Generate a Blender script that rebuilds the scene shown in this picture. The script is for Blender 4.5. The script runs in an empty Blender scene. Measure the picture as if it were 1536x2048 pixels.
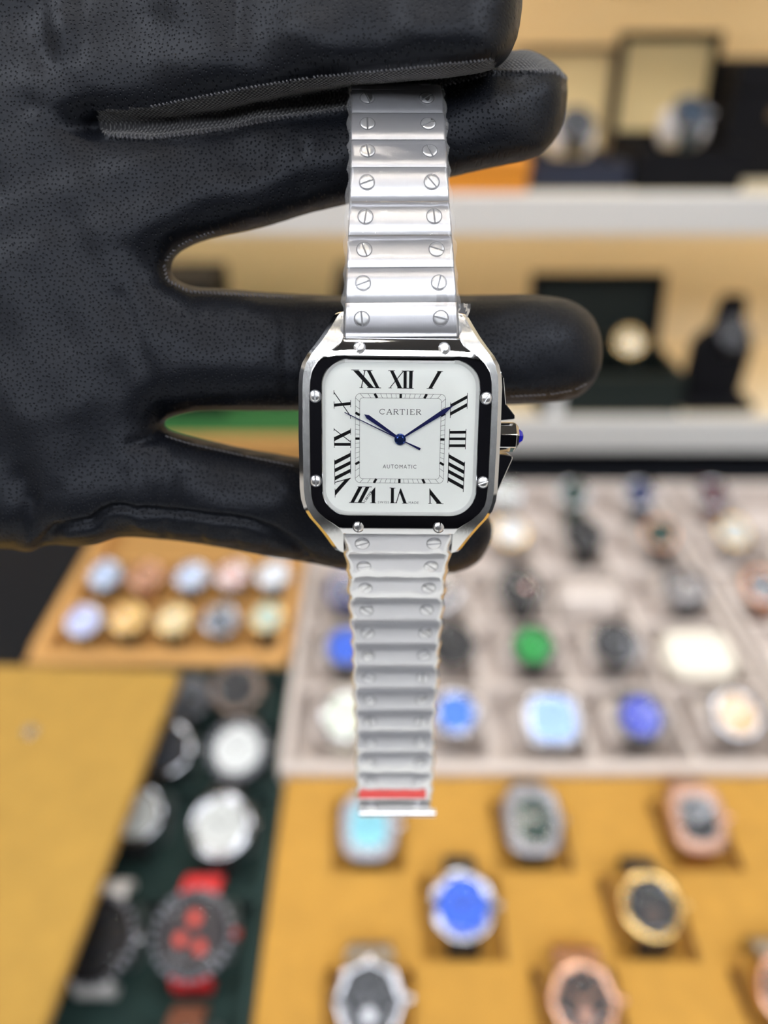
import bpy, bmesh, math, random
import numpy as np
from mathutils import Matrix, Vector
random.seed(7)
sc = bpy.context.scene
C = sc.collection

# ------------------------------------------------------------------ camera
F, CX, CY = 1418.0, 768.0, 1024.0            # focal length in pixels of the 1536x2048 frame
PITCH = math.radians(33.7)
CAM = Vector((0, 0, 1.37))
cd = bpy.data.cameras.new('camera')
cam = bpy.data.objects.new('camera', cd); C.objects.link(cam)
cam.location = CAM
cam.rotation_euler = (math.pi/2 - PITCH, 0, 0)
cd.sensor_fit = 'HORIZONTAL'; cd.sensor_width = 26.0; cd.lens = 26.0*F/1536
cd.clip_start = 0.01; cd.clip_end = 50
cd.dof.use_dof = True; cd.dof.focus_distance = 0.1218; cd.dof.aperture_fstop = 5.2
sc.camera = cam
# ------------------------------------------------------------------ world, exposure
w = bpy.data.worlds.new('world'); sc.world = w; w.use_nodes = True
w.node_tree.nodes['Background'].inputs[0].default_value = (0.9, 0.93, 1, 1)
w.node_tree.nodes['Background'].inputs[1].default_value = 0.15
sc.view_settings.view_transform = 'Standard'; sc.view_settings.look = 'None'
sc.view_settings.exposure = -0.48; sc.view_settings.gamma = 1.0
sc.view_settings.use_curve_mapping = False
PANEL_POWER = 16.0          # ceiling LED panels
SPOT_POWER = 140.0         # small ceiling downlights
STRIP_POWER = 18.0         # warm LED strips under the shelves

RIGHT = Vector((1, 0, 0)); UP = Vector((0, math.sin(PITCH), math.cos(PITCH)))
BACK = Vector((0, -math.cos(PITCH), math.sin(PITCH)))
CAMMAT = Matrix(((RIGHT.x, UP.x, BACK.x, CAM.x), (RIGHT.y, UP.y, BACK.y, CAM.y), (RIGHT.z, UP.z, BACK.z, CAM.z), (0, 0, 0, 1)))
def ray(px, py):
    return RIGHT*((px-CX)/F) - UP*((py-CY)/F) - BACK
def at_z(px, py, z):                      # point of the place at height z
    r = ray(px, py); return CAM + r*((z-CAM.z)/r.z)
def at_y(px, py, y):
    r = ray(px, py); return CAM + r*((y-CAM.y)/r.y)

# ------------------------------------------------------------------ materials
def lin(h):
    h = h.lstrip('#'); v = [int(h[i:i+2], 16)/255 for i in (0, 2, 4)]
    return tuple((x/12.92 if x <= .04045 else ((x+.055)/1.055)**2.4) for x in v) + (1,)
MATS = {}
def mat(name, col, rough=.5, metal=0., noise=0., nscale=200., bump=0., bscale=400., spec=.5, sheen=0., stretch=None, coat=0.):
    if name in MATS: return MATS[name]
    m = bpy.data.materials.new(name); m.use_nodes = True
    nt = m.node_tree; b = nt.nodes['Principled BSDF']
    c = lin(col) if isinstance(col, str) else tuple(col)+(1,)
    b.inputs['Base Color'].default_value = c
    b.inputs['Roughness'].default_value = rough; b.inputs['Metallic'].default_value = metal
    b.inputs['Specular IOR Level'].default_value = spec
    if sheen: b.inputs['Sheen Weight'].default_value = sheen
    if coat: b.inputs['Coat Weight'].default_value = coat; b.inputs['Coat Roughness'].default_value = .08
    tc = nt.nodes.new('ShaderNodeTexCoord'); mp = nt.nodes.new('ShaderNodeMapping')
    nt.links.new(tc.outputs['Object'], mp.inputs[0])
    if stretch: mp.inputs['Scale'].default_value = stretch
    if noise:
        n = nt.nodes.new('ShaderNodeTexNoise'); n.inputs['Scale'].default_value = nscale; n.inputs['Detail'].default_value = 4
        nt.links.new(mp.outputs[0], n.inputs['Vector'])
        r = nt.nodes.new('ShaderNodeMapRange'); r.inputs[1].default_value = .3; r.inputs[2].default_value = .7
        r.inputs[3].default_value = 1-noise; r.inputs[4].default_value = 1+noise
        nt.links.new(n.outputs['Fac'], r.inputs[0])
        hs = nt.nodes.new('ShaderNodeHueSaturation'); hs.inputs['Color'].default_value = c
        nt.links.new(r.outputs[0], hs.inputs['Value']); nt.links.new(hs.outputs[0], b.inputs['Base Color'])
    if bump:
        n = nt.nodes.new('ShaderNodeTexNoise'); n.inputs['Scale'].default_value = bscale; n.inputs['Detail'].default_value = 3
        nt.links.new(mp.outputs[0], n.inputs['Vector'])
        bp = nt.nodes.new('ShaderNodeBump'); bp.inputs['Strength'].default_value = bump; bp.inputs['Distance'].default_value = .0005
        nt.links.new(n.outputs['Fac'], bp.inputs['Height']); nt.links.new(bp.outputs[0], b.inputs['Normal'])
    MATS[name] = m; return m
def emit(name, col, power):
    if name in MATS: return MATS[name]
    m = bpy.data.materials.new(name); m.use_nodes = True
    b = m.node_tree.nodes['Principled BSDF']
    b.inputs['Base Color'].default_value = lin(col); b.inputs['Emission Color'].default_value = lin(col)
    b.inputs['Emission Strength'].default_value = power
    MATS[name] = m; return m
def glassy(name, tint='ffffff', gloss=.08, rough=.02, milk=0.):
    """thin clear sheet: lets light through, reflects by fresnel"""
    if name in MATS: return MATS[name]
    m = bpy.data.materials.new(name); m.use_nodes = True; nt = m.node_tree
    for n in list(nt.nodes): nt.nodes.remove(n)
    o = nt.nodes.new('ShaderNodeOutputMaterial'); t = nt.nodes.new('ShaderNodeBsdfTransparent'); g = nt.nodes.new('ShaderNodeBsdfGlossy')
    t.inputs[0].default_value = lin(tint); g.inputs['Roughness'].default_value = rough
    fr = nt.nodes.new('ShaderNodeFresnel'); fr.inputs[0].default_value = 1.0+gloss*5
    mx = nt.nodes.new('ShaderNodeMixShader')
    nt.links.new(fr.outputs[0], mx.inputs[0]); nt.links.new(t.outputs[0], mx.inputs[1]); nt.links.new(g.outputs[0], mx.inputs[2])
    last = mx
    if milk:
        d = nt.nodes.new('ShaderNodeBsdfDiffuse'); d.inputs[0].default_value = (.9, .91, .95, 1)
        m2 = nt.nodes.new('ShaderNodeMixShader'); m2.inputs[0].default_value = milk
        nt.links.new(mx.outputs[0], m2.inputs[1]); nt.links.new(d.outputs[0], m2.inputs[2]); last = m2
    nt.links.new(last.outputs[0], o.inputs[0]); MATS[name] = m; return m
def leather(name, col, pore):
    m = bpy.data.materials.new(name); m.use_nodes = True; nt = m.node_tree; b = nt.nodes['Principled BSDF']
    tc = nt.nodes.new('ShaderNodeTexCoord'); L = nt.links.new
    nz = nt.nodes.new('ShaderNodeTexNoise'); nz.inputs['Scale'].default_value = 160; nz.inputs['Detail'].default_value = 3
    L(tc.outputs['Object'], nz.inputs['Vector'])
    wob = nt.nodes.new('ShaderNodeMixRGB'); wob.blend_type = 'LINEAR_LIGHT'; wob.inputs[0].default_value = .00022
    L(tc.outputs['Object'], wob.inputs[1]); L(nz.outputs['Color'], wob.inputs[2])
    v = nt.nodes.new('ShaderNodeTexVoronoi'); v.inputs['Scale'].default_value = pore; v.feature = 'F1'; v.voronoi_dimensions = '2D'; v.inputs['Randomness'].default_value = .85
    L(wob.outputs[0], v.inputs['Vector'])
    pit = nt.nodes.new('ShaderNodeMapRange'); pit.inputs[1].default_value = .05; pit.inputs[2].default_value = .24; pit.interpolation_type = 'SMOOTHSTEP'
    L(v.outputs['Distance'], pit.inputs[0])
    fine = nt.nodes.new('ShaderNodeTexNoise'); fine.inputs['Scale'].default_value = pore*1.2; fine.inputs['Detail'].default_value = 3
    L(tc.outputs['Object'], fine.inputs['Vector'])
    ad = nt.nodes.new('ShaderNodeMath'); ad.operation = 'MULTIPLY_ADD'; ad.inputs[1].default_value = .35
    L(fine.outputs['Fac'], ad.inputs[0]); L(pit.outputs[0], ad.inputs[2])
    bp = nt.nodes.new('ShaderNodeBump'); bp.inputs['Strength'].default_value = .9; bp.inputs['Distance'].default_value = .00022
    L(ad.outputs[0], bp.inputs['Height']); L(bp.outputs[0], b.inputs['Normal'])
    b.inputs['Base Color'].default_value = lin(col); b.inputs['Roughness'].default_value = .47
    b.inputs['Specular IOR Level'].default_value = .23
    b.inputs['Specular Tint'].default_value = (.85, .9, 1, 1)
    MATS[name] = m; return m
def knit(name, col):
    m = bpy.data.materials.new(name); m.use_nodes = True; nt = m.node_tree; b = nt.nodes['Principled BSDF']
    tc = nt.nodes.new('ShaderNodeTexCoord'); L = nt.links.new
    wv = []
    for rot in (.6, -.75):
        mp = nt.nodes.new('ShaderNodeMapping'); mp.inputs['Rotation'].default_value = (0, rot, 0)
        L(tc.outputs['Object'], mp.inputs[0])
        t = nt.nodes.new('ShaderNodeTexWave'); t.inputs['Scale'].default_value = 520; t.bands_direction = 'X'
        L(mp.outputs[0], t.inputs[0]); wv.append(t)
    mu = nt.nodes.new('ShaderNodeMath'); mu.operation = 'MULTIPLY'
    L(wv[0].outputs['Fac'], mu.inputs[0]); L(wv[1].outputs['Fac'], mu.inputs[1])
    bp = nt.nodes.new('ShaderNodeBump'); bp.inputs['Strength'].default_value = 1; bp.inputs['Distance'].default_value = .0004
    L(mu.outputs[0], bp.inputs['Height']); L(bp.outputs[0], b.inputs['Normal'])
    b.inputs['Base Color'].default_value = lin(col); b.inputs['Roughness'].default_value = .85
    b.inputs['Sheen Weight'].default_value = .3
    MATS[name] = m; return m

# ------------------------------------------------------------------ object helpers
def put(o, label=None, cat=None, group=None, kind=None):
    if label: o['label'] = label
    if cat: o['category'] = cat
    if group: o['group'] = group
    if kind: o['kind'] = kind
    return o
def empty(name, loc=(0, 0, 0), rot=None):
    o = bpy.data.objects.new(name, None); C.objects.link(o); o.empty_display_size = .02
    o.location = loc
    if rot is not None: o.rotation_euler = rot
    return o
def link(name, me, parent=None, loc=None, rot=None):
    o = bpy.data.objects.new(name, me); C.objects.link(o)
    if parent is not None: o.parent = parent
    if loc is not None: o.location = loc
    if rot is not None: o.rotation_euler = rot
    return o
def mk(name, V, Fc, m, parent=None, smooth=False, s=1., loc=None, rot=None, fm=None):
    me = bpy.data.meshes.new(name)
    me.from_pydata([(v[0]*s, v[1]*s, v[2]*s) for v in V], [], Fc)
    for x in (m if isinstance(m, (list, tuple)) else [m]): me.materials.append(x)
    if fm is not None: me.polygons.foreach_set('material_index', fm)
    bm = bmesh.new(); bm.from_mesh(me)
    bmesh.ops.recalc_face_normals(bm, faces=bm.faces); bm.to_mesh(me); bm.free()
    if smooth:
        me.polygons.foreach_set('use_smooth', [True]*len(me.polygons))
        try: me.set_sharp_from_angle(angle=math.radians(smooth if smooth is not True else 40))
        except Exception: pass
    me.update()
    return link(name, me, parent, loc, rot)
def bev(o, w, seg=2):
    b = o.modifiers.new('bevel', 'BEVEL'); b.width = w; b.segments = seg; b.limit_method = 'ANGLE'; return o
def boxg(x0, x1, y0, y1, z0, z1, V, Fc):
    n = len(V)
    V += [(x0, y0, z0), (x1, y0, z0), (x1, y1, z0), (x0, y1, z0), (x0, y0, z1), (x1, y0, z1), (x1, y1, z1), (x0, y1, z1)]
    Fc += [tuple(n+i for i in f) for f in ((0, 3, 2, 1), (4, 5, 6, 7), (0, 1, 5, 4), (1, 2, 6, 5), (2, 3, 7, 6), (3, 0, 4, 7))]
def box(name, x0, x1, y0, y1, z0, z1, m, parent=None, b=.001):
    V, Fc = [], []; boxg(x0, x1, y0, y1, z0, z1, V, Fc)
    o = mk(name, V, Fc, m, parent)
    if b: bev(o, b)
    return o
def loft(rings, cap=True, V=None, Fc=None):
    V = [] if V is None else V; Fc = [] if Fc is None else Fc; n0 = len(V); k = len(rings[0])
    for r in rings: V += list(r)
    for i in range(len(rings)-1):
        for j in range(k):
            a = n0+i*k+j; b = n0+i*k+(j+1) % k
            Fc.append((a, b, b+k, a+k))
    if cap:
        Fc.append(tuple(n0+j for j in range(k))[::-1]); Fc.append(tuple(n0+(len(rings)-1)*k+j for j in range(k)))
    return V, Fc
def prism(poly, z0, z1, V=None, Fc=None):
    return loft([[(x, y, z0) for x, y in poly], [(x, y, z1) for x, y in poly]], True, V, Fc)
def tubeg(pts, r, V, Fc, k=8):
    rings = []
    P = [Vector(p) for p in pts]
    for i, p in enumerate(P):
        t = (P[min(i+1, len(P)-1)]-P[max(i-1, 0)]).normalized()
        a = t.orthogonal().normalized() if i == 0 else (a - t*a.dot(t)).normalized()
        b = t.cross(a); rr = r[i] if isinstance(r, (list, tuple)) else r
        rings.append([tuple(p+(a*math.cos(q)+b*math.sin(q))*rr) for q in [2*math.pi*j/k for j in range(k)]])
    return loft(rings, True, V, Fc)

# ------------------------------------------------------------------ material palette
STEEL = mat('steel_polished', (.80, .80, .81), .12, 1.)
STEELB = mat('steel_brushed', (.66, .66, .69), .30, 1., bump=.06, bscale=900, stretch=(6, .35, 1))
STEELC = mat('steel_case_brushed', (.76, .76, .75), .27, 1., bump=.08, bscale=900, stretch=(5, .6, 1))
MIRROR = mat('steel_mirror', (.82, .82, .83), .04, 1.)
DSTEEL = mat('display_steel', (.47, .47, .49), .16, 1.)
ROSE = mat('rose_gold', (.60, .35, .24), .24, 1.)
GOLD = mat('yellow_gold', (.66, .45, .18), .22, 1.)
GUN = mat('dark_metal', (.12, .12, .13), .3, 1.)
BLACKM = mat('black_ceramic', (.012, .012, .014), .18, 0.)
BLACKR = mat('black_rubber', (.012, .012, .013), .6)
BOXBLK = mat('black_box_leather', (.007, .007, .009), .65, bump=.2, spec=.12)
NAVY = mat('navy_leather', '1d2438', .6)
CRYS = glassy('watch_crystal', gloss=.06); CRYS2 = glassy('display_crystal', gloss=.04)
WHITE = mat('white_paint', 'e9e9e6', .5)
INK = mat('dial_ink', (.004, .004, .005), .5, spec=.1)

# ================================================================== the setting
BEIGE = mat('beige_panel', 'dcccab', .55, noise=.03, nscale=3)
def struct(o): return put(o, kind='structure')
struct(box('floor', -2.6, 2.6, -2.6, 1.2, -.05, 0, mat('floor_grey', 'e2e1dc', .4, noise=.03, nscale=6), b=0))
struct(box('ceiling', -2.6, 2.6, -2.6, 1.2, 2.8, 2.85, mat('ceiling_grey', '4a4a4d', .8), b=0))
struct(box('wall_back', -2.6, 2.6, 1.08, 1.2, 0, 2.8, BEIGE, b=0))
struct(box('wall_left', -2.6, -2.5, -2.6, 1.08, 0, 2.8, mat('wall_light', 'cfc9c0', .7), b=0))
struct(box('wall_right', 2.5, 2.6, -2.6, 1.08, 0, 2.8, mat('wall_light', 'cfc9c0', .7), b=0))
struct(box('dark_wall_added', -2.5, 2.5, -2.6, -2.5, 0, 2.8, mat('dark_reflection_wall', (.004, .004, .005), .8, spec=0.), b=0))  # unseen near-black wall, added so the polished bezel reflects dark
# ceiling lamps
DIFF = emit('led_diffuser', 'f4f8ff', PANEL_POWER)
SPOT = emit('downlight_lens', 'fff4e4', SPOT_POWER)
for i, (x, y, s) in enumerate([(-1.3, -.1, .4), (1.3, -.1, .4), (0, .75, .3), (-1.15, -1.75, .45), (1.15, -1.75, .45), (0, -1.75, .45)]):
    place = ['at the left, over the counter', 'at the right, over the counter', 'in the middle, close to the shelves',
             'at the left end of the row near the dark wall', 'at the right end of the row near the dark wall', 'in the middle of the row near the dark wall'][i]
    t = put(empty('ceiling_panel_light', (x, y, 2.8)), 'square white ceiling panel light '+place, 'ceiling light', 'ceiling panel lights')
    V, Fc = [], []
    for a in ((-s, s, -s, -s+.03), (-s, s, s-.03, s), (-s, -s+.03, -s+.03, s-.03), (s-.03, s, -s+.03, s-.03)): boxg(*a, -.03, 0, V, Fc)
    mk('frame', V, Fc, WHITE, t); box('diffuser', -s+.03, s-.03, -s+.03, s-.03, -.02, -.004, DIFF, t, b=0)
for i in range(9):
    x, yy = (-.8+.4*i, -.55) if i < 5 else (-.6+.4*(i-5), .3)
    t = put(empty('ceiling_downlight', (x, yy, 2.8)), '%s small round ceiling downlight from the left above the %s' % (['first', 'second', 'third', 'fourth', 'fifth'][i % 5 if i < 5 else i-5], 'camera' if i < 5 else 'grey trays'), 'ceiling light', 'ceiling downlights')
    c = lambda r, z: [(r*math.cos(a), r*math.sin(a), z) for a in [k*math.pi/12 for k in range(24)]]
    V, Fc = loft([c(.05, 0), c(.05, -.012), c(.036, -.014), c(.036, -.004)], False); mk('trim_ring', V, Fc, WHITE, t)
    V, Fc = loft([c(.035, -.004), c(.035, -.007)]); mk('lens', V, Fc, SPOT, t)

# counter and shelving
SHELFW = mat('shelf_edge_white', 'dedcd8', .4)
ct = put(empty('display_counter', (0, .35, 0)), 'long black display counter under all the watch trays', 'counter')
box('countertop', -1.4, 1.4, -.33, .72, .87, .90, mat('counter_black', (.010, .011, .014), .6, spec=.1), ct, .003)
box('cabinet', -1.38, 1.38, -.28, .70, 0, .87, mat('cabinet_black', (.02, .02, .022), .5), ct, .003)
def shelf(name, x0, x1, y0, z0, z1, label):
    t = put(empty(name, (0, y0, z0)), label, 'shelf')
    box('board', x0, x1, .012, 1.08-y0, 0, z1-z0, BEIGE, t, .001)
    box('front_edge', x0, x1, 0, .012, 0, z1-z0, SHELFW, t, .002)
    return t
shelf('wall_shelf', .02, 1.4, .80, .929, .974, 'lowest white edged beige shelf holding the open black watch box')
shelf('wall_shelf', -1.4, 1.4, .80, 1.194, 1.234, 'upper white edged beige shelf holding the navy and orange boxes')
shelf('wall_shelf', -1.4, 1.4, .86, 1.44, 1.48, 'top beige shelf above the frame over the navy box')
STRIP = emit('led_strip_warm', 'ffe9c8', STRIP_POWER)
for z, y, lb in ((1.1905, .99, 'warm light strip under the upper shelf'), (1.436, .99, 'warm light strip under the top shelf')):
    t = put(empty('light_strip', (0, y, z)), lb, 'light strip')
    box('channel', -1.35, 1.35, -.008, .008, -.002, .0035, WHITE, t, 0)
    box('diffuser', -1.35, 1.35, -.006, .006, -.006, -.002, STRIP, t, 0)
# wooden plinth with a green mat on the left, in line with the lowest shelf
WOOD = mat('light_wood', 'cc9a5a', .5, noise=.10, nscale=40, stretch=(1, 8, 1), bump=.05)
pl = put(empty('display_plinth', (-.3, .78, .90)), 'orange wooden display plinth behind the hand, between ring and little finger', 'plinth')
box('plinth_body', -.5, .315, 0, .30, 0, .056, WOOD, pl, .002)
put(box('felt_mat', -.78, .005, .795, 1.05, .9565, .9605, mat('green_felt', '2f6a33', .9, bump=.2)), 'flat green felt mat on the wooden plinth', 'mat')

# ================================================================== the watch in the hand
MM = .001
Rw = Matrix.Rotation(.20864, 4, 'X') @ Matrix.Rotation(.01554, 4, 'Y') @ Matrix.Rotation(-.01113, 4, 'Z')
POSE = CAMMAT @ Matrix.Translation(Vector((2.761, 12.595, -122.36))*MM) @ Rw
watch = empty('wristwatch'); watch.matrix_world = POSE
put(watch, 'square steel wristwatch with white dial and black roman numerals, held by the gloved hand', 'watch')
def H(name, V, Fc, m, parent=watch, smooth=False, **k): return mk(name, V, Fc, m, parent, smooth, MM, **k)

# --- case
ST = [(0, 17.6), (9, 17.5), (11, 17.3), (12.7, 16.8), (14.2, 15.9), (15.6, 14.75), (17.5, 13.4), (19.2, 12.4), (20.5, 11.7), (21.1, 11.2), (21.35, 10.5)]
sts = [(-v, x) for v, x in ST[:0:-1]] + ST
V, Fc, fmi = [], [], []
for sgn in (-1, 1):
    rings = []
    for v, x in sts:
        a = abs(v); zt = -.6 - .045*max(0, a-13)**2; zb = -7.6 + .03*max(0, a-13)**2
        zb = min(zb, zt-1.2)
        xi = 9.85
        rings.append([(sgn*xi, v, zb), (sgn*xi, v, zt), (sgn*max(xi, x-.75), v, zt), (sgn*x, v, zt-.65), (sgn*(x+.05), v, zt-1.0), (sgn*(x-.3), v, zb)])
    n = len(Fc); loft(rings, True, V, Fc)
    for j in range(len(rings)-1): fmi += [0, 0, 1, 1, 1, 1]
    fmi += [1, 1]
n = len(Fc); boxg(-9.85, 9.85, -15.8, 15.8, -7.4, -1.2, V, Fc); fmi += [1]*6
H('case', V, Fc, [STEELC, MIRROR], smooth=25, fm=fmi)
# --- bezel
QP = [(15.6, 0), (15.6, 7), (15.42, 10), (15.05, 11.6), (14.2, 12.9), (12.8, 14.2), (11.5, 15.1), (10.5, 15.9), (10.0, 17.0), (0, 17.0)]
OUT = QP + [(-x, y) for x, y in QP[-2::-1]] + [(-x, -y) for x, y in QP[1:]] + [(x, -y) for x, y in QP[-2:0:-1]]
def rsq(h, r, n=10):
    o = []
    for cx, cy, a0 in ((h-r, h-r, 0), (r-h, h-r, 90), (r-h, r-h, 180), (h-r, r-h, 270)):
        for k in range(n+1):
            a = math.radians(a0+90*k/n); o.append((cx+r*math.cos(a), cy+r*math.sin(a)))
    return o
def rad(poly, ang):
    d = Vector((math.cos(ang), math.sin(ang))); best = 1e9
    for i in range(len(poly)):
        a = Vector(poly[i]); b = Vector(poly[(i+1) % len(poly)]); e = b-a
        den = d.x*e.y-d.y*e.x
        if abs(den) < 1e-9: continue
        t = (a.x*e.y-a.y*e.x)/den; u = (a.x*d.y-a.y*d.x)/den
        if t > 0 and -1e-6 <= u <= 1+1e-6: best = min(best, t)
    return best
INN = rsq(13.3, 4.4)
angs = sorted(set([round(2*math.pi*k/180, 5) for k in range(180)] + [round(math.atan2(y, x) % (2*math.pi), 5) for x, y in OUT]))
def zbez(x, y, f):
    z = .95+.03*math.sin(math.pi*min(1, f)) - (.4*max(0, f-.93)/.07)
    return z - .06*max(0, abs(y)-13.2)**2
rings = []
for f in (0, .05, .2, .4, .6, .8, .93, .96, 1.0):
    ring = []
    for a in angs:
        ri, ro = rad(INN, a), rad(OUT, a); r = ri+(ro-ri)*f
        x, y = r*math.cos(a), r*math.sin(a); z = zbez(x, y, f)
        if f == 0: z -= .12
        ring.append((x, y, z))
    rings.append(ring)
rings.append([(x, y, z-1.6) for x, y, z in rings[-1]])
rings.insert(0, [(x, y, -.1) for x, y, z in rings[0]])
V, Fc = loft(rings, False)
bezel = H('bezel', V, Fc, MIRROR, smooth=35)
def screw_mesh(name, r, h, slot, m, dome=0):
    V, Fc = [], []
    for s in (1, -1):
        a0 = math.asin(slot/2/r)
        arc = [a0+(math.pi-2*a0)*k/12 for k in range(13)]
        def rg(f, z):
            return [(r*f*math.cos(a), s*max(slot/2, r*f*math.sin(a)), z) for a in arc]
        rs = [rg(1, 0), rg(1, h*.7), rg(.9, h*.93), rg(.6, h), rg(.25, h*1.01)] if not dome else [rg(1, 0), rg(1, h*.35), rg(.88, h*.68), rg(.6, h*.92), rg(.2, h)]
        loft(rs, True, V, Fc)
    c = lambda f, z: [(r*f*math.cos(k*math.pi/12), r*f*math.sin(k*math.pi/12), z) for k in range(24)]
    loft([c(.96, -.2), c(.96, h*.35)], True, V, Fc); n1 = len(Fc)
    loft([c(1.14, -.3), c(1.14, .12 if not dome else .14)], True, V, Fc)
    me = mk(name, V, Fc, [m, RING], None, 40, MM, fm=[0]*n1+[1]*(len(Fc)-n1))
    d = me.data; bpy.data.objects.remove(me); return d
RING = mat('screw_recess_shade', (.16, .16, .17), .4, 1.)  # dark disc around each screw, a recess's shade put into its colour
SCREW = mat('screw_steel', (.85, .85, .86), .3, 1.)
BS = screw_mesh('bezel_screw', .95, .5, .24, SCREW, 1)
for x, y, a in ((-7.08, 15.25, 50), (7.08, 15.25, 60), (-14.5, 7.2, 95), (14.5, 7.15, 60), (-14.5, -7.3, 95), (14.5, -7.3, 20), (-7.08, -15.4, 75), (7.08, -15.4, 80)):
    link('bezel_screw', BS, bezel, (x*MM, y*MM, (zbez(x, y, .45)-.12)*MM), (math.copysign(-.25, -y)*(abs(y) > 12), 0, math.radians(a)))
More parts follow.
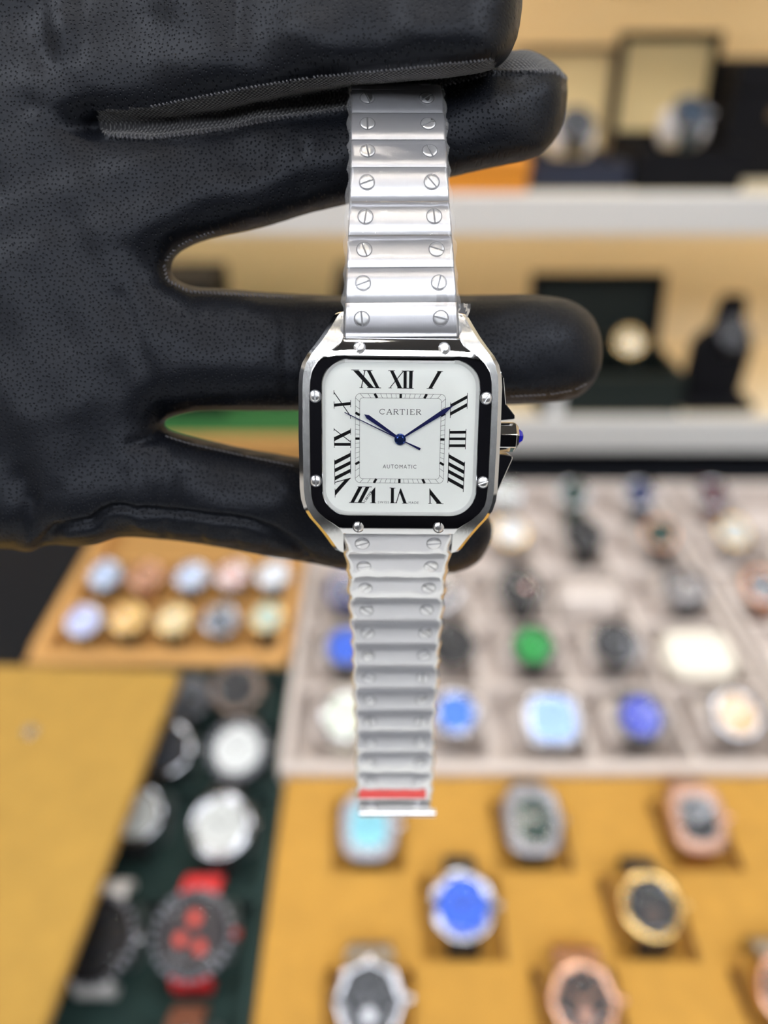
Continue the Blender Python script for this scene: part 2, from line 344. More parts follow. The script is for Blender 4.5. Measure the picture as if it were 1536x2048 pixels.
# --- dial
dial_m = mat('dial_silver_white', 'eef1ec', .45, noise=.012, nscale=900, coat=.2)
sq = rsq(13.25, 4.3)
V, Fc = prism(sq, -.5, 0); dial = H('dial', V, Fc, dial_m)
V, Fc = loft([[(x, y, 0.01) for x, y in rsq(12.85, 4.1)], [(x, y, .8) for x, y in rsq(13.3, 4.4)]], False)
H('inner_flange', V, Fc, mat('flange_silver', (.8, .8, .8), .3, .6), smooth=True)
V, Fc = loft([[(x, y, .75) for x, y in rsq(13.28, 4.4)], [(x, y, 1.15) for x, y in rsq(13.28, 4.4)], [(x, y, 1.5) for x, y in rsq(12.9, 4.1)]], True)
H('crystal', V, Fc, CRYS, smooth=30)
NUM = {
'XI':[[(-8.12,11.52),(-7.15,11.53),(-4.57,8.71),(-5.46,8.71)],[(-6.04,11.49),(-6.62,8.68),(-6.78,8.71),(-6.2,11.52)],[(-5.79,11.51),(-5.19,11.51),(-3.66,8.71),(-4.26,8.7)],[(-8.43,11.66),(-7.06,11.67),(-7.06,11.57),(-8.43,11.55)],[(-6.4,11.6),(-4.86,11.59),(-4.86,11.47),(-6.4,11.48)],[(-7.03,8.71),(-6.43,8.72),(-6.43,8.62),(-7.02,8.61)],[(-5.72,8.74),(-3.36,8.71),(-3.36,8.59),(-5.73,8.63)]],
'XII':[[(-1.87,11.5),(-1.28,11.51),(0.21,8.69),(-0.5,8.68)],[(0.44,11.44),(-1.78,8.68),(-1.88,8.77),(0.33,11.53)],[(-2.18,11.59),(-1.03,11.6),(-1.03,11.5),(-2.17,11.49)],[(0.12,11.58),(2.13,11.59),(2.13,11.47),(0.12,11.47)],[(-2.1,8.71),(-1.54,8.72),(-1.54,8.62),(-2.09,8.61)],[(-0.63,8.73),(2.19,8.7),(2.19,8.58),(-0.63,8.61)],[(0.42,11.51),(0.96,11.52),(1,8.65),(0.45,8.65)],[(1.39,11.52),(1.98,11.53),(1.96,8.66),(1.39,8.66)]],
'I':[[(6.22,11.51),(6.9,11.51),(5.33,8.71),(4.7,8.71)],[(6.07,11.59),(7.1,11.58),(7.1,11.47),(6.07,11.49)],[(4.4,8.71),(5.52,8.72),(5.52,8.61),(4.4,8.6)]],
'II':[[(8.55,6.04),(11.38,7.6),(11.37,7.02),(8.57,5.45)],[(8.57,4.7),(11.4,6.28),(11.38,5.66),(8.57,4.08)],[(11.43,7.95),(11.46,5.3),(11.36,5.3),(11.33,7.95)],[(8.61,6.34),(8.61,3.68),(8.51,3.68),(8.51,6.34)]],
'III':[[(8.56,1.47),(11.31,1.54),(11.32,1.05),(8.55,1.01)],[(8.54,0.34),(11.32,0.37),(11.32,-0.1),(8.54,-0.12)],[(8.54,-0.83),(11.32,-0.8),(11.32,-1.29),(8.54,-1.32)],[(8.6,1.81),(8.57,-1.71),(8.46,-1.71),(8.49,1.81)],[(11.41,1.83),(11.39,-1.68),(11.28,-1.68),(11.3,1.83)]],
'IIII':[[(8.5,-2.52),(11.29,-4.05),(11.3,-4.7),(8.51,-3.18)],[(8.51,-3.89),(11.27,-5.37),(11.27,-6.03),(8.51,-4.55)],[(8.51,-5.21),(11.24,-6.66),(11.24,-7.32),(8.51,-5.87)],[(8.52,-6.57),(11.23,-8.04),(11.24,-8.74),(8.52,-7.24)],[(8.57,-2.3),(8.55,-7.56),(8.43,-7.56),(8.46,-2.29)],[(11.38,-3.82),(11.3,-9.2),(11.18,-9.2),(11.26,-3.82)]],
'V':[[(5.28,-8.56),(7.54,-11.27),(6.67,-11.27),(5.33,-9.58)],[(5.45,-8.65),(5.57,-11.27),(5.39,-11.28),(5.28,-8.65)],[(5.18,-11.24),(5.76,-11.24),(5.76,-11.34),(5.18,-11.35)],[(6.53,-11.22),(7.84,-11.27),(7.84,-11.39),(6.52,-11.34)]],
'VI':[[(-1.45,-8.6),(-0.92,-8.59),(-0.9,-11.21),(-1.45,-11.22)],[(-1.67,-8.51),(-0.67,-8.55),(-0.68,-8.67),(-1.67,-8.63)],[(-1.57,-11.19),(-0.34,-11.17),(-0.33,-11.28),(-1.57,-11.3)],[(0.29,-8.81),(-0.4,-11.25),(-0.55,-11.21),(0.15,-8.76)],[(0.27,-8.56),(1.35,-11.29),(0.77,-11.29),(0.01,-9.2)],[(0.55,-11.23),(1.55,-11.24),(1.55,-11.35),(0.54,-11.34)]],
'VII':[[(-7.12,-8.44),(-6.42,-8.43),(-7.89,-11.21),(-8.55,-11.22)],[(-5.89,-8.43),(-5.19,-8.42),(-6.61,-11.22),(-7.27,-11.23)],[(-7.3,-8.36),(-4.8,-8.36),(-4.8,-8.48),(-7.3,-8.47)],[(-8.77,-11.18),(-6.01,-11.19),(-6.01,-11.3),(-8.77,-11.3)],[(-4.19,-8.43),(-4.22,-11.26),(-4.8,-11.26),(-4.86,-9.22)],[(-5.05,-11.2),(-4.02,-11.22),(-4.02,-11.33),(-5.05,-11.31)]],
'VIII':[[(-11.26,-3.84),(-8.56,-2.48),(-8.56,-3.13),(-11.27,-4.58)],[(-11.25,-5.25),(-8.56,-3.88),(-8.55,-4.51),(-11.25,-5.92)],[(-11.25,-6.64),(-8.55,-5.25),(-8.55,-5.89),(-11.24,-7.33)],[(-8.47,-2.09),(-8.45,-6.19),(-8.56,-6.19),(-8.58,-2.09)],[(-11.25,-3.66),(-11.2,-8.05),(-11.3,-8.05),(-11.36,-3.66)],[(-11.28,-7.61),(-8.51,-6.82),(-8.47,-6.97),(-11.24,-7.75)],[(-8.43,-6.83),(-11.22,-10.07),(-11.22,-9.09),(-9.69,-7.39),(-9.58,-7.23)],[(-11.18,-8.79),(-11.17,-10.36),(-11.27,-10.36),(-11.29,-8.79)]],
'IX':[[(-11.32,0.23),(-8.56,1.57),(-8.56,0.95),(-11.31,-0.47)],[(-11.28,1.62),(-8.5,-0.5),(-8.58,-0.61),(-11.36,1.51)],[(-11.31,-0.76),(-8.56,-0.74),(-8.56,-1.26),(-11.31,-1.28)],[(-11.31,1.79),(-11.31,1.26),(-11.41,1.26),(-11.41,1.79)],[(-11.29,0.32),(-11.27,-1.62),(-11.37,-1.62),(-11.4,0.31)],[(-8.48,1.77),(-8.48,0.66),(-8.57,0.66),(-8.58,1.77)],[(-8.47,-0.24),(-8.47,-1.64),(-8.57,-1.64),(-8.57,-0.24)]],
'X':[[(-11.3,5.93),(-8.52,6.23),(-8.52,5.73),(-11.3,5.41)],[(-11.3,7.88),(-8.49,3.91),(-8.61,3.82),(-11.42,7.8)],[(-11.31,8.19),(-11.31,7.45),(-11.41,7.45),(-11.41,8.19)],[(-11.3,6.31),(-11.28,5.07),(-11.38,5.07),(-11.4,6.31)],[(-8.48,6.56),(-8.48,5.37),(-8.58,5.37),(-8.58,6.55)],[(-8.5,4.09),(-8.5,3.38),(-8.6,3.38),(-8.6,4.09)]],
}
def flat(name, polys, m, parent, z=.02):
    V, Fc = [], []
    for i, p in enumerate(polys):
        n = len(V); V += [(x, y, z+i*.0004) for x, y in p]; Fc.append(tuple(range(n, n+len(p))))
    me = bpy.data.meshes.new(name); me.from_pydata([(a*MM, b*MM, c*MM) for a, b, c in V], [], Fc); me.materials.append(m)
    bm = bmesh.new(); bm.from_mesh(me)
    for f in bm.faces:
        f.normal_update()
        if f.normal.z < 0: f.normal_flip()
    bm.to_mesh(me); bm.free()
    return link(name, me, parent)
def seg(a, b, w):
    a = Vector(a); b = Vector(b); d = (b-a).normalized(); n = Vector((-d.y, d.x))*w/2
    return [tuple(a+n), tuple(b+n), tuple(b-n), tuple(a-n)]
for k, pl_ in NUM.items():
    put(flat('numeral', pl_, INK, dial), 'black roman numeral '+k)
# minute track
polys = []
for hh, rr in ((7.7, .85), (6.97, .55)):
    o = rsq(hh, rr, 6)
    polys += [seg(o[i], o[(i+1) % len(o)], .055) for i in range(len(o))]
TO, TI = rsq(7.7, .85), rsq(6.97, .55)
for k in range(60):
    a = math.radians(6*k+90.0)
    ro, ri = rad(TO, a), rad(TI, a); d = Vector((math.cos(a), math.sin(a)))
    polys.append(seg(d*ri, d*ro, .42 if k % 5 == 0 else .055))
flat('minute_track', polys, INK, dial)
# lettering
SER = {'C': [('arc', .5, .5, .46, .46, 45, 315), ('l', .83, .68, .83, .95)], 'A': [('l', .5, 1, .12, .03), ('w', .5, 1, .88, .03), ('l', .25, .35, .75, .35), ('l', 0, .03, .28, .03), ('l', .7, .03, 1, .03)],
       'R': [('w', .2, 0, .2, 1), ('arc', .5, .74, .3, .23, -90, 90), ('l', .08, .97, .5, .97), ('l', .2, .51, .5, .51), ('w', .5, .51, .85, .03), ('l', .06, .03, .36, .03), ('l', .8, .03, 1, .03)],
       'T': [('w', .5, 0, .5, 1), ('l', .05, .97, .95, .97), ('l', .05, .97, .05, .75), ('l', .95, .97, .95, .75), ('l', .34, .03, .66, .03)],
       'I': [('w', .5, 0, .5, 1), ('l', .3, .97, .7, .97), ('l', .3, .03, .7, .03)],
       'E': [('w', .22, 0, .22, 1), ('l', .08, .97, .85, .97), ('l', .08, .03, .9, .03), ('l', .22, .52, .65, .52), ('l', .85, .97, .85, .78), ('l', .9, .03, .9, .25)]}
def serif(word, x0, x1, y0, y1, wt, ang=0, rel=None):
    wd = {'I': .55, 'C': 1.05, 'A': 1.05, 'R': 1.0, 'T': .95, 'E': .9}
    tot = sum(wd[c]+.12 for c in word)-.12; s = (x1-x0)/tot; h = y1-y0; x = x0; out = []
    for c in word:
        W_ = wd[c]*s
        def pt(a, b): return (x+a*W_, y0+b*h)
        for g in SER[c]:
            if g[0] == 'arc':
                pts = [pt(g[1]+g[3]*math.cos(math.radians(t)), g[2]+g[4]*math.sin(math.radians(t))) for t in np.linspace(g[5], g[6], 11)]
                out += [seg(pts[i], pts[i+1], wt*1.2) for i in range(10)]
            else:
                out.append(seg(pt(g[1], g[2]), pt(g[3], g[4]), wt*(1.5 if g[0] == 'w' else .9)))
        x += (wd[c]+.12)*s
    if ang:
        ca, sa = math.cos(ang), math.sin(ang)
        out = [[(rel[0]+(a-x0)*ca-(b-y0)*sa, rel[1]+(a-x0)*sa+(b-y0)*ca) for a, b in p] for p in out]
    return out
GREYINK = mat('dial_grey_ink', (.05, .05, .055), .5)
flat('brand_lettering', serif('CARTIER', -3.6, 3.6, 4.2, 5.12, .09), GREYINK, dial)
flat('signature_lettering', serif('CARTIER', 0, 2.15, 0, .42, .06, math.atan2(1.8, 1.22), (-5.9, -11.15)), INK, dial)
def text(name, s, x0, x1, y0, y1, m, parent, z=.02):
    cu = bpy.data.curves.new(name, 'FONT'); cu.body = s; cu.space_character = 1.25; cu.resolution_u = 3
    o = bpy.data.objects.new(name, cu); C.objects.link(o)
    me = bpy.data.meshes.new_from_object(o.evaluated_get(bpy.context.evaluated_depsgraph_get()))
    bpy.data.objects.remove(o)
    P = np.array([v.co[:] for v in me.vertices]); lo = P.min(0); hi = P.max(0)
    for v in me.vertices:
        v.co = ((x0+(v.co.x-lo[0])/(hi[0]-lo[0])*(x1-x0))*MM, (y0+(v.co.y-lo[1])/(hi[1]-lo[1])*(y1-y0))*MM, z*MM)
    me.materials.clear(); me.materials.append(m); me.name = name
    return link(name, me, parent)
text('automatic_lettering', 'AUTOMATIC', -2.92, 2.92, -5.14, -4.46, GREYINK, dial)
text('swiss_lettering', 'SWISS', -3.72, -1.76, -11.34, -10.93, GREYINK, dial)
text('made_lettering', 'MADE', 1.70, 3.46, -11.39, -10.96, GREYINK, dial)
# --- hands
BLUED = mat('blued_steel', (.018, .022, .13), .25, .6)
def hand(name, tip, prof, z0, z1):
    L = math.hypot(*tip); d = Vector(tip)/L; n = Vector((-d.y, d.x))
    poly = [tuple(d*(f*L)+n*w) for f, w in prof] + [tuple(d*(f*L)-n*w) for f, w in prof[::-1] if w > 0]
    V, Fc = prism(poly, z0, z1); return H(name, V, Fc, BLUED)
hand('hour_hand', (-6.19, 4.2), [(0, .2), (.15, .22), (.9, .36), (1, 0)], .3, .42)
hand('minute_hand', (8.96, 5.86), [(0, .16), (.1, .16), (.84, .40), (.93, .2), (1, .03)], .5, .62)
hand('seconds_hand', (-9.53, 4.52), [(-.365, .2), (-.34, .2), (-.1, .09), (0, .09), (1, .075)], .72, .8)
c = lambda r, z: [(r*math.cos(k*math.pi/16), r*math.sin(k*math.pi/16), z) for k in range(32)]
V, Fc = loft([c(.98, .02), c(.98, .62), c(.85, .68), c(.7, .62), c(.66, .84), c(.5, .9), c(.42, .82), c(.25, .82), c(.2, .95)])
H('hand_hub', V, Fc, mat('blued_steel_hub', (.03, .06, .22), .2, .8), smooth=30)
# --- crown
def ringu(r, u, n=7, ph=.22): return [(u, .2+r*math.sin(ph+2*math.pi*k/n), -4+r*math.cos(ph+2*math.pi*k/n)) for k in range(n)]
V, Fc = loft([ringu(2.5, 17.3), ringu(2.75, 17.8), ringu(2.75, 20.5), ringu(2.0, 21.1), ringu(1.6, 21.2)])
crown = H('crown', V, Fc, MIRROR); bev(crown, .12*MM)
V, Fc = loft([ringu(1.55, 21.0), ringu(1.45, 21.4), ringu(1.0, 21.9), ringu(.35, 22.15)])
put(H('cabochon', V, Fc, mat('blue_spinel', (.01, .012, .35), .06, coat=1.), crown), 'deep blue faceted crown tip')
for pol in ([(17.2, 11.8), (17.9, 10.5), (18.5, 6.0), (20.15, 4.0), (20.2, 3.5), (19.8, 3.3), (17.2, 3.05)], [(17.2, -10.8), (17.9, -9), (20.1, -3.5), (20.0, -3.1), (19.6, -2.9), (17.2, -2.65)]):
    V, Fc = prism(pol, -6.6, -2.0); bev(H('crown_guard', V, Fc, MIRROR), .15*MM)
# --- bracelet
PITCHL = 5.8
def link_mesh(w0, w1, L, th=2.3):
    """outer face on z=0; from y=0 to y=L; widths w0 (y=0) and w1 (y=L)"""
    prof = []
    for k in range(13):
        s = -1+2*k/12; prof.append((L/2+s*(L/2-.06), -.42*abs(s)**3.2))
    prof += [(L-.06, -th), (.06, -th)]
    rings = []
    for f, ins in ((-1, .22), (-1, 0), (1, 0), (1, .22)):
        e = -1 if rings == [] else 0
        rr = []
        for y, z in prof:
            hw = (w0+(w1-w0)*y/L)/2
            inset = .0; zz = z
            if (len(rings) in (0, 3)): zz = z-.2 if z > -1 else z
            else: hw -= .22
            rr.append((f*hw, y, zz))
        rings.append(rr)
    return loft(rings, True)
LS = screw_mesh('link_screw', 1.2, .30, .3, SCREW)
def chain(v0, n0, sgn, angs_, widths, drift, pitches, scr_ang):
    """walks along the bracelet; returns the path for the film"""
    p = Vector((0, v0, n0)); path = []
    for i, a in enumerate(angs_):
        th = math.radians(a); L = pitches[i]
        d = Vector((drift/len(angs_)/L, sgn*math.cos(th), -math.sin(th))).normalized()
        M = Matrix.Translation(p*MM)
        # local y axis along d, z outward
        nrm = Vector((0, -d.z*sgn, d.y*sgn)).normalized(); y = d if sgn > 0 else -d
        x = y.cross(nrm).normalized()
        base = p if sgn > 0 else p + d*L
        Ml = Matrix(((x.x, y.x, nrm.x, base.x*MM), (x.y, y.y, nrm.y, base.y*MM), (x.z, y.z, nrm.z, base.z*MM), (0, 0, 0, 1)))
        wa, wb = widths[i], widths[i+1]
        V, Fc = link_mesh(*((wa, wb) if sgn > 0 else (wb, wa)), L-.12)
        o = H('link', V, Fc, [STEELB], smooth=35); o.matrix_local = Ml
        wm = (wa+wb)/2
        for s_ in (-1, 1):
            if L < 5: continue
            u = s_*(wm/2-2.85)
            ang = math.radians(scr_ang[(2*i+(s_ > 0)) % len(scr_ang)])
            link('screw', LS, o, (u*MM, (L/2+.1)*MM, -.07*MM), (0, 0, ang))
        path.append((p.copy(), nrm.copy(), wa)); p = p + d*L
    path.append((p.copy(), nrm.copy(), widths[len(angs_)]))
    return path
SA = [95, -15, 20, 75, 110, -20, 80, 95, 20, 130, 100, 110, 90, 30, 110, 35]
WT = [19.2, 18.7, 18.05, 17.6, 16.95, 16.3, 16.2, 16.1, 16.0, 16.0, 16.0]
ptop = chain(17.15, -1.0, 1, [-1, 10, 21, 15, 10, 29, 29, 33, 62], WT, -1.1, [PITCHL]*9, SA)
SB = [20, 5, 5, -40, 40, -40, -40, -45, 50, -40, 0, 30, -20, 90, 20, 20, 95, 80, 30, 10, 30, 10, 20, 20]
WB = [18.9, 18.5, 18.0, 17.7, 17.3, 17.15, 17.05, 16.85, 16.65, 16.6, 16.6, 16.55, 16.5, 16.6, 16.6]
pbot = chain(-16.75, -1.2, -1, [27, 29, 27, 20, 16, 17, 14, 12, 13, 11, 14, 14, 25, 17], WB, 1.1, [PITCHL]*12+[4.0, 4.6], SB)
# clasp end: hinge bar with a pin that sticks out, two rivets, a strip of red tape
e0, nr, _ = pbot[-1]; dr = (pbot[-1][0]-pbot[-2][0]).normalized()
V, Fc = [], []
tubeg([e0+Vector((-8.3, 0, 0))+dr*.6-nr*1.0, e0+Vector((9.6, 0, 0))+dr*.6-nr*1.0], 1.0, V, Fc, 16)
H('hinge_pin', V, Fc, STEEL, smooth=40)
for pi in (12, 13):
    q, nn, ww = pbot[pi]; dd = (pbot[pi+1][0]-q)
    for s_ in (-1, 1):
        V, Fc = [], []
        cc = q+dd*.5+Vector((s_*5.3, 0, 0)); tubeg([cc-nn*.6, cc+nn*.5], 1.15, V, Fc, 14); H('rivet', V, Fc, STEEL, smooth=40)
q, nn, ww = pbot[12]; dd = (pbot[12][0]-pbot[11][0]).normalized()
V, Fc = [], []
c4 = [q+Vector((sx*7.6-.5, 0, 0))+dd*y+nn*.5 for sx, y in ((-1, -.6), (1, -.6), (1, 1.5), (-1, 1.5))]
V = [tuple(a-nn*.15) for a in c4]+[tuple(a+nn*.05) for a in c4]
Fc = [(0, 3, 2, 1), (4, 5, 6, 7), (0, 1, 5, 4), (1, 2, 6, 5), (2, 3, 7, 6), (3, 0, 4, 7)]
put(H('tape', V, Fc, mat('red_tape', 'e8504c', .4)), 'thin strip of red tape across the clasp')
# protective plastic film over the bracelet
FILM = glassy('plastic_film', gloss=.07, rough=.12, milk=.12)
def film(path, ext, i0, i1, off=.28, seed=1):
    rnd = random.Random(seed); V, Fc = [], []; nu = 26; rows = 0
    for i in range(i0, i1):
        (p, n_, w_), (p2, n2, w2) = path[i], path[i+1]
        for k in range(6):
            f = k/6; c_ = p.lerp(p2, f); nn = n_.lerp(n2, f).normalized(); ww = w_+(w2-w_)*f
            s = abs(2*f-1)
            for j in range(nu):
                q = -1+2*j/(nu-1); z = off-.22*s**3 + rnd.uniform(-.035, .035)
                z += .10*math.sin(j*.9+i*2.3+k*.7)*math.exp(-((abs(q)-.72)/.3)**2)
                hw = ww/2+ext*(.75+.35*math.sin(i*1.7+f*6))
                if abs(q) > .93: z -= 1.1*(abs(q)-.93)/.07
                a = c_ + Vector((q*hw, 0, 0)) + nn*z; V.append(tuple(a))
            rows += 1
    for r in range(rows-1):
        for j in range(nu-1):
            a = r*nu+j; Fc.append((a, a+1, a+nu+1, a+nu))
    return H('plastic_film', V, Fc, FILM, smooth=80)
put(film(ptop, .75, 0, 9), 'crinkled clear plastic film over the upper bracelet')
FILM = glassy('plastic_film_milky', gloss=.07, rough=.15, milk=.15)
put(film(pbot, .75, 0, 13, seed=2), 'crinkled clear plastic film over the lower bracelet')
FILM = MATS['plastic_film']
# loose end of film beside the upper right lug
V, Fc = [], []; rnd = random.Random(5)
for i in range(9):
    for j in range(6):
        V.append((9.4+j*.42+.25*math.sin(i*1.1), 17.8+i*.62+rnd.uniform(-.1, .1), -1.6+.35*math.sin(i*1.3+j*1.9)+rnd.uniform(-.12, .12)-j*.12))
for i in range(8):
    for j in range(5): a = i*6+j; Fc.append((a, a+1, a+7, a+6))
H('plastic_film', V, Fc, FILM, smooth=60)

# ================================================================== the gloved hand
# outlines on the hand's own plane (columns as in the frame), each point with the depth its finger has there
MAIN = [(-760, 150), (-450, 60), (-150, 20), (60, 60), (140, 150), (165, 200), (195, 228), (230, 234), (300, 226), (400, 210), (500, 190), (600, 168), (700, 156), (800, 142), (900, 124), (960, 112), (1025, 103), (1045, 98), (1077, 104), (1111, 125),
        (1131, 152), (1136, 178), (1134, 210), (1125, 258), (1098, 298), (1061, 321), (986, 335), (898, 356), (800, 380), (690, 411), (620, 426), (560, 446), (500, 462), (430, 475), (385, 490), (354, 508), (341, 530), (346, 557), (382, 573), (450, 577), (587, 585),
        (688, 591), (800, 591), (935, 588), (1000, 587), (1100, 589), (1150, 600), (1185, 624), (1203, 660), (1207, 700), (1200, 745), (1180, 780), (1150, 799), (1100, 807), (1020, 811), (800, 818), (600, 822), (519, 823), (396, 822), (350, 832), (326, 842), (318, 850),
        (340, 861), (382, 872), (491, 896), (590, 913), (700, 932), (850, 967), (950, 1006), (980, 1034), (990, 1058), (978, 1098), (949, 1135), (898, 1149), (800, 1152), (690, 1141), (624, 1128), (560, 1117), (501, 1107), (433, 1094), (365, 1083), (300, 1077), (240, 1074), (214, 1082), (190, 1092),
        (150, 1094), (91, 1088), (59, 1109), (20, 1098), (-150, 1085), (-300, 1030), (-500, 930), (-760, 900)]
INDEX = [(195, 260), (215, 262), (300, 250), (400, 232), (500, 211), (600, 187), (700, 173), (800, 165), (890, 157), (950, 149), (994, 138), (1016, 118), (1033, 84), (1043, 40), (1047, 0), (1041, -60), (1015, -105), (960, -135), (800, -150), (500, -165), (200, -180), (0, -200), (-150, -200),
         (-300, -150), (-420, 0), (-450, 200), (-350, 420), (0, 520), (110, 420), (160, 300)]
THUMB = [(-420, 150), (-330, -100), (-180, -300), (20, -420), (200, -490), (330, -520), (385, -480), (370, -420), (280, -370), (130, -290), (20, -190), (-40, -60), (-60, 150), (-200, 350), (-380, 320)]
DEP = {'main': [(-600, 500, 142), (-200, 500, 140), (60, 200, 137), (60, 500, 138), (100, 800, 138.5), (0, 1000, 141), (250, 420, 137), (250, 660, 138), (230, 950, 141), (450, 980, 144), (700, 1030, 148.5), (930, 1080, 151), (450, 700, 139.5), (700, 700, 143), (1000, 700, 143), (1190, 700, 145),
                (450, 360, 137), (700, 310, 136), (950, 240, 136.5), (1110, 200, 138.5)],
       'index': [(-350, 200, 140), (0, 100, 137), (0, 400, 139), (200, 50, 135), (450, 30, 130), (700, 20, 125.5), (900, 20, 123), (1040, 10, 123)],
       'thumb': [(-300, 100, 142), (0, -300, 140), (330, -480, 136)]}
def smooth_poly(P, n=2):
    for _ in range(n):
        Q = []
        for i in range(len(P)):
            a, b = P[i], P[(i+1) % len(P)]
            Q += [(.75*a[0]+.25*b[0], .75*a[1]+.25*b[1]), (.25*a[0]+.75*b[0], .25*a[1]+.75*b[1])]
        P = Q
    return np.array(P, float)
def sdf(P, X):
    """signed distance (inside positive) and nearest boundary point"""
    A = P; B = np.roll(P, -1, 0); best = np.full(len(X), 1e18); near = np.zeros_like(X); ins = np.zeros(len(X), bool)
    for a, b in zip(A, B):
        e = b-a; t = np.clip(((X-a)@e)/(e@e), 0, 1); q = a+t[:, None]*e; d = ((X-q)**2).sum(1)
        m = d < best; best[m] = d[m]; near[m] = q[m]
        c = ((a[1] > X[:, 1]) != (b[1] > X[:, 1]))
        if c.any():
            xi = a[0]+(X[:, 1]-a[1])/(b[1]-a[1]+1e-12)*e[0]; ins ^= c & (X[:, 0] < xi)
    d = np.sqrt(best); return np.where(ins, d, -d), near
def depth(key, X):
    K = np.array(DEP[key], float); D2 = ((X[:, None, :]-K[None, :, :2])**2).sum(2)+900
    wgt = 1/D2**1.6; return (wgt*K[:, 2]).sum(1)/wgt.sum(1)
def inflate(P, key, T, Rc, step, V, Fc):
    P = smooth_poly(P, 1); lo = P.min(0)-step*2; hi = P.max(0)+step*2
    xs = np.arange(lo[0], hi[0], step); ys = np.arange(lo[1], hi[1], step); nx, ny = len(xs), len(ys)
    G = np.stack(np.meshgrid(xs, ys), -1).reshape(-1, 2)
    d, near = sdf(P, G)
    ok = (d > 0).reshape(ny, nx)
    cell = ok[:-1, :-1] | ok[1:, :-1] | ok[:-1, 1:] | ok[1:, 1:]
    out = d <= 0; X = G.copy(); X[out] = near[out]; d = np.maximum(d, 0)
    tight = (d > 0) & (d < step*.3); X[tight] = near[tight]; d[tight] = 0
    s = np.clip(d/Rc, 0, 1); h = T*(1-(1-s)**2.4)**(1/2.1); h[d <= 0] = 0
    dep = depth(key, X)
    def pos(dd): return np.stack([(X[:, 0]-CX)/F*dd, -(X[:, 1]-CY)/F*dd, -dd], 1)
    use = np.zeros((ny, nx), bool); use[:-1, :-1] |= cell; use[1:, :-1] |= cell; use[:-1, 1:] |= cell; use[1:, 1:] |= cell
    use = use.ravel(); edge = use & (d <= 0)
    idf = np.full(nx*ny, -1); idb = np.full(nx*ny, -1); n0 = len(V); k = n0
    Pf, Pb = pos(dep-h), pos(dep+h)
    for i in np.nonzero(use)[0]:
        V.append(tuple(Pf[i])); idf[i] = k; k += 1
        if edge[i]: idb[i] = idf[i]
        else: V.append(tuple(Pb[i])); idb[i] = k; k += 1
    for r, c_ in zip(*np.nonzero(cell)):
        q = [r*nx+c_, r*nx+c_+1, (r+1)*nx+c_+1, (r+1)*nx+c_]
        Fc.append(tuple(int(idf[i]) for i in q[::-1]))
        b = tuple(int(idb[i]) for i in q)
        if b[::-1] != Fc[-1]: Fc.append(b)
V, Fc = [], []
inflate(MAIN, 'main', 11.6, 122., 11., V, Fc)
inflate(INDEX, 'index', 12.2, 135., 11., V, Fc)
inflate(THUMB, 'thumb', 11.0, 110., 14., V, Fc)
me = bpy.data.meshes.new('tmp'); me.from_pydata(V, [], Fc); me.validate()
tmp = bpy.data.objects.new('tmp', me); C.objects.link(tmp)
rm = tmp.modifiers.new('r', 'REMESH'); rm.mode = 'VOXEL'; rm.voxel_size = .62; rm.adaptivity = 0
sm = tmp.modifiers.new('s', 'SMOOTH'); sm.iterations = 7; sm.factor = .5
hm = bpy.data.meshes.new_from_object(tmp.evaluated_get(bpy.context.evaluated_depsgraph_get()))
bpy.data.objects.remove(tmp)
N = len(hm.vertices); P = np.zeros(N*3); hm.vertices.foreach_get('co', P); P = P.reshape(-1, 3)
NR = np.zeros(N*3); hm.vertices.foreach_get('normal', NR); NR = NR.reshape(-1, 3)
def pix(P): return np.stack([CX+F*P[:, 0]/-P[:, 2], CY-F*P[:, 1]/-P[:, 2]], 1)
Q = pix(P); front = np.clip(NR[:, 2]*1.6, 0, 1)
disp = np.zeros(N)
def pl_dist(Q, pts):
    best = np.full(len(Q), 1e9)
    for a, b in zip(pts[:-1], pts[1:]):
        a = np.array(a, float); b = np.array(b, float); e = b-a
        t = np.clip(((Q-a)@e)/(e@e), 0, 1); best = np.minimum(best, np.hypot(*(Q-(a+t[:, None]*e)).T))
    return best
LEDGE = [(186, 222), (300, 214), (380, 198), (500, 175), (625, 155), (770, 142), (898, 128), (990, 119), (1016, 104), (1034, 72)]
MEDGE = [(196, 250), (214, 272), (300, 277), (400, 266), (500, 248), (600, 230), (690, 219), (800, 193), (931, 160), (994, 143), (1056, 142), (1111, 146), (1134, 160)]
FOLD = [(70, 1098), (90, 1082), (114, 1058), (150, 1050), (182, 1046), (205, 1026), (223, 1017), (250, 1018), (274, 1024), (330, 1026), (456, 1036), (500, 1045), (547, 1064), (590, 1092), (624, 1128)]
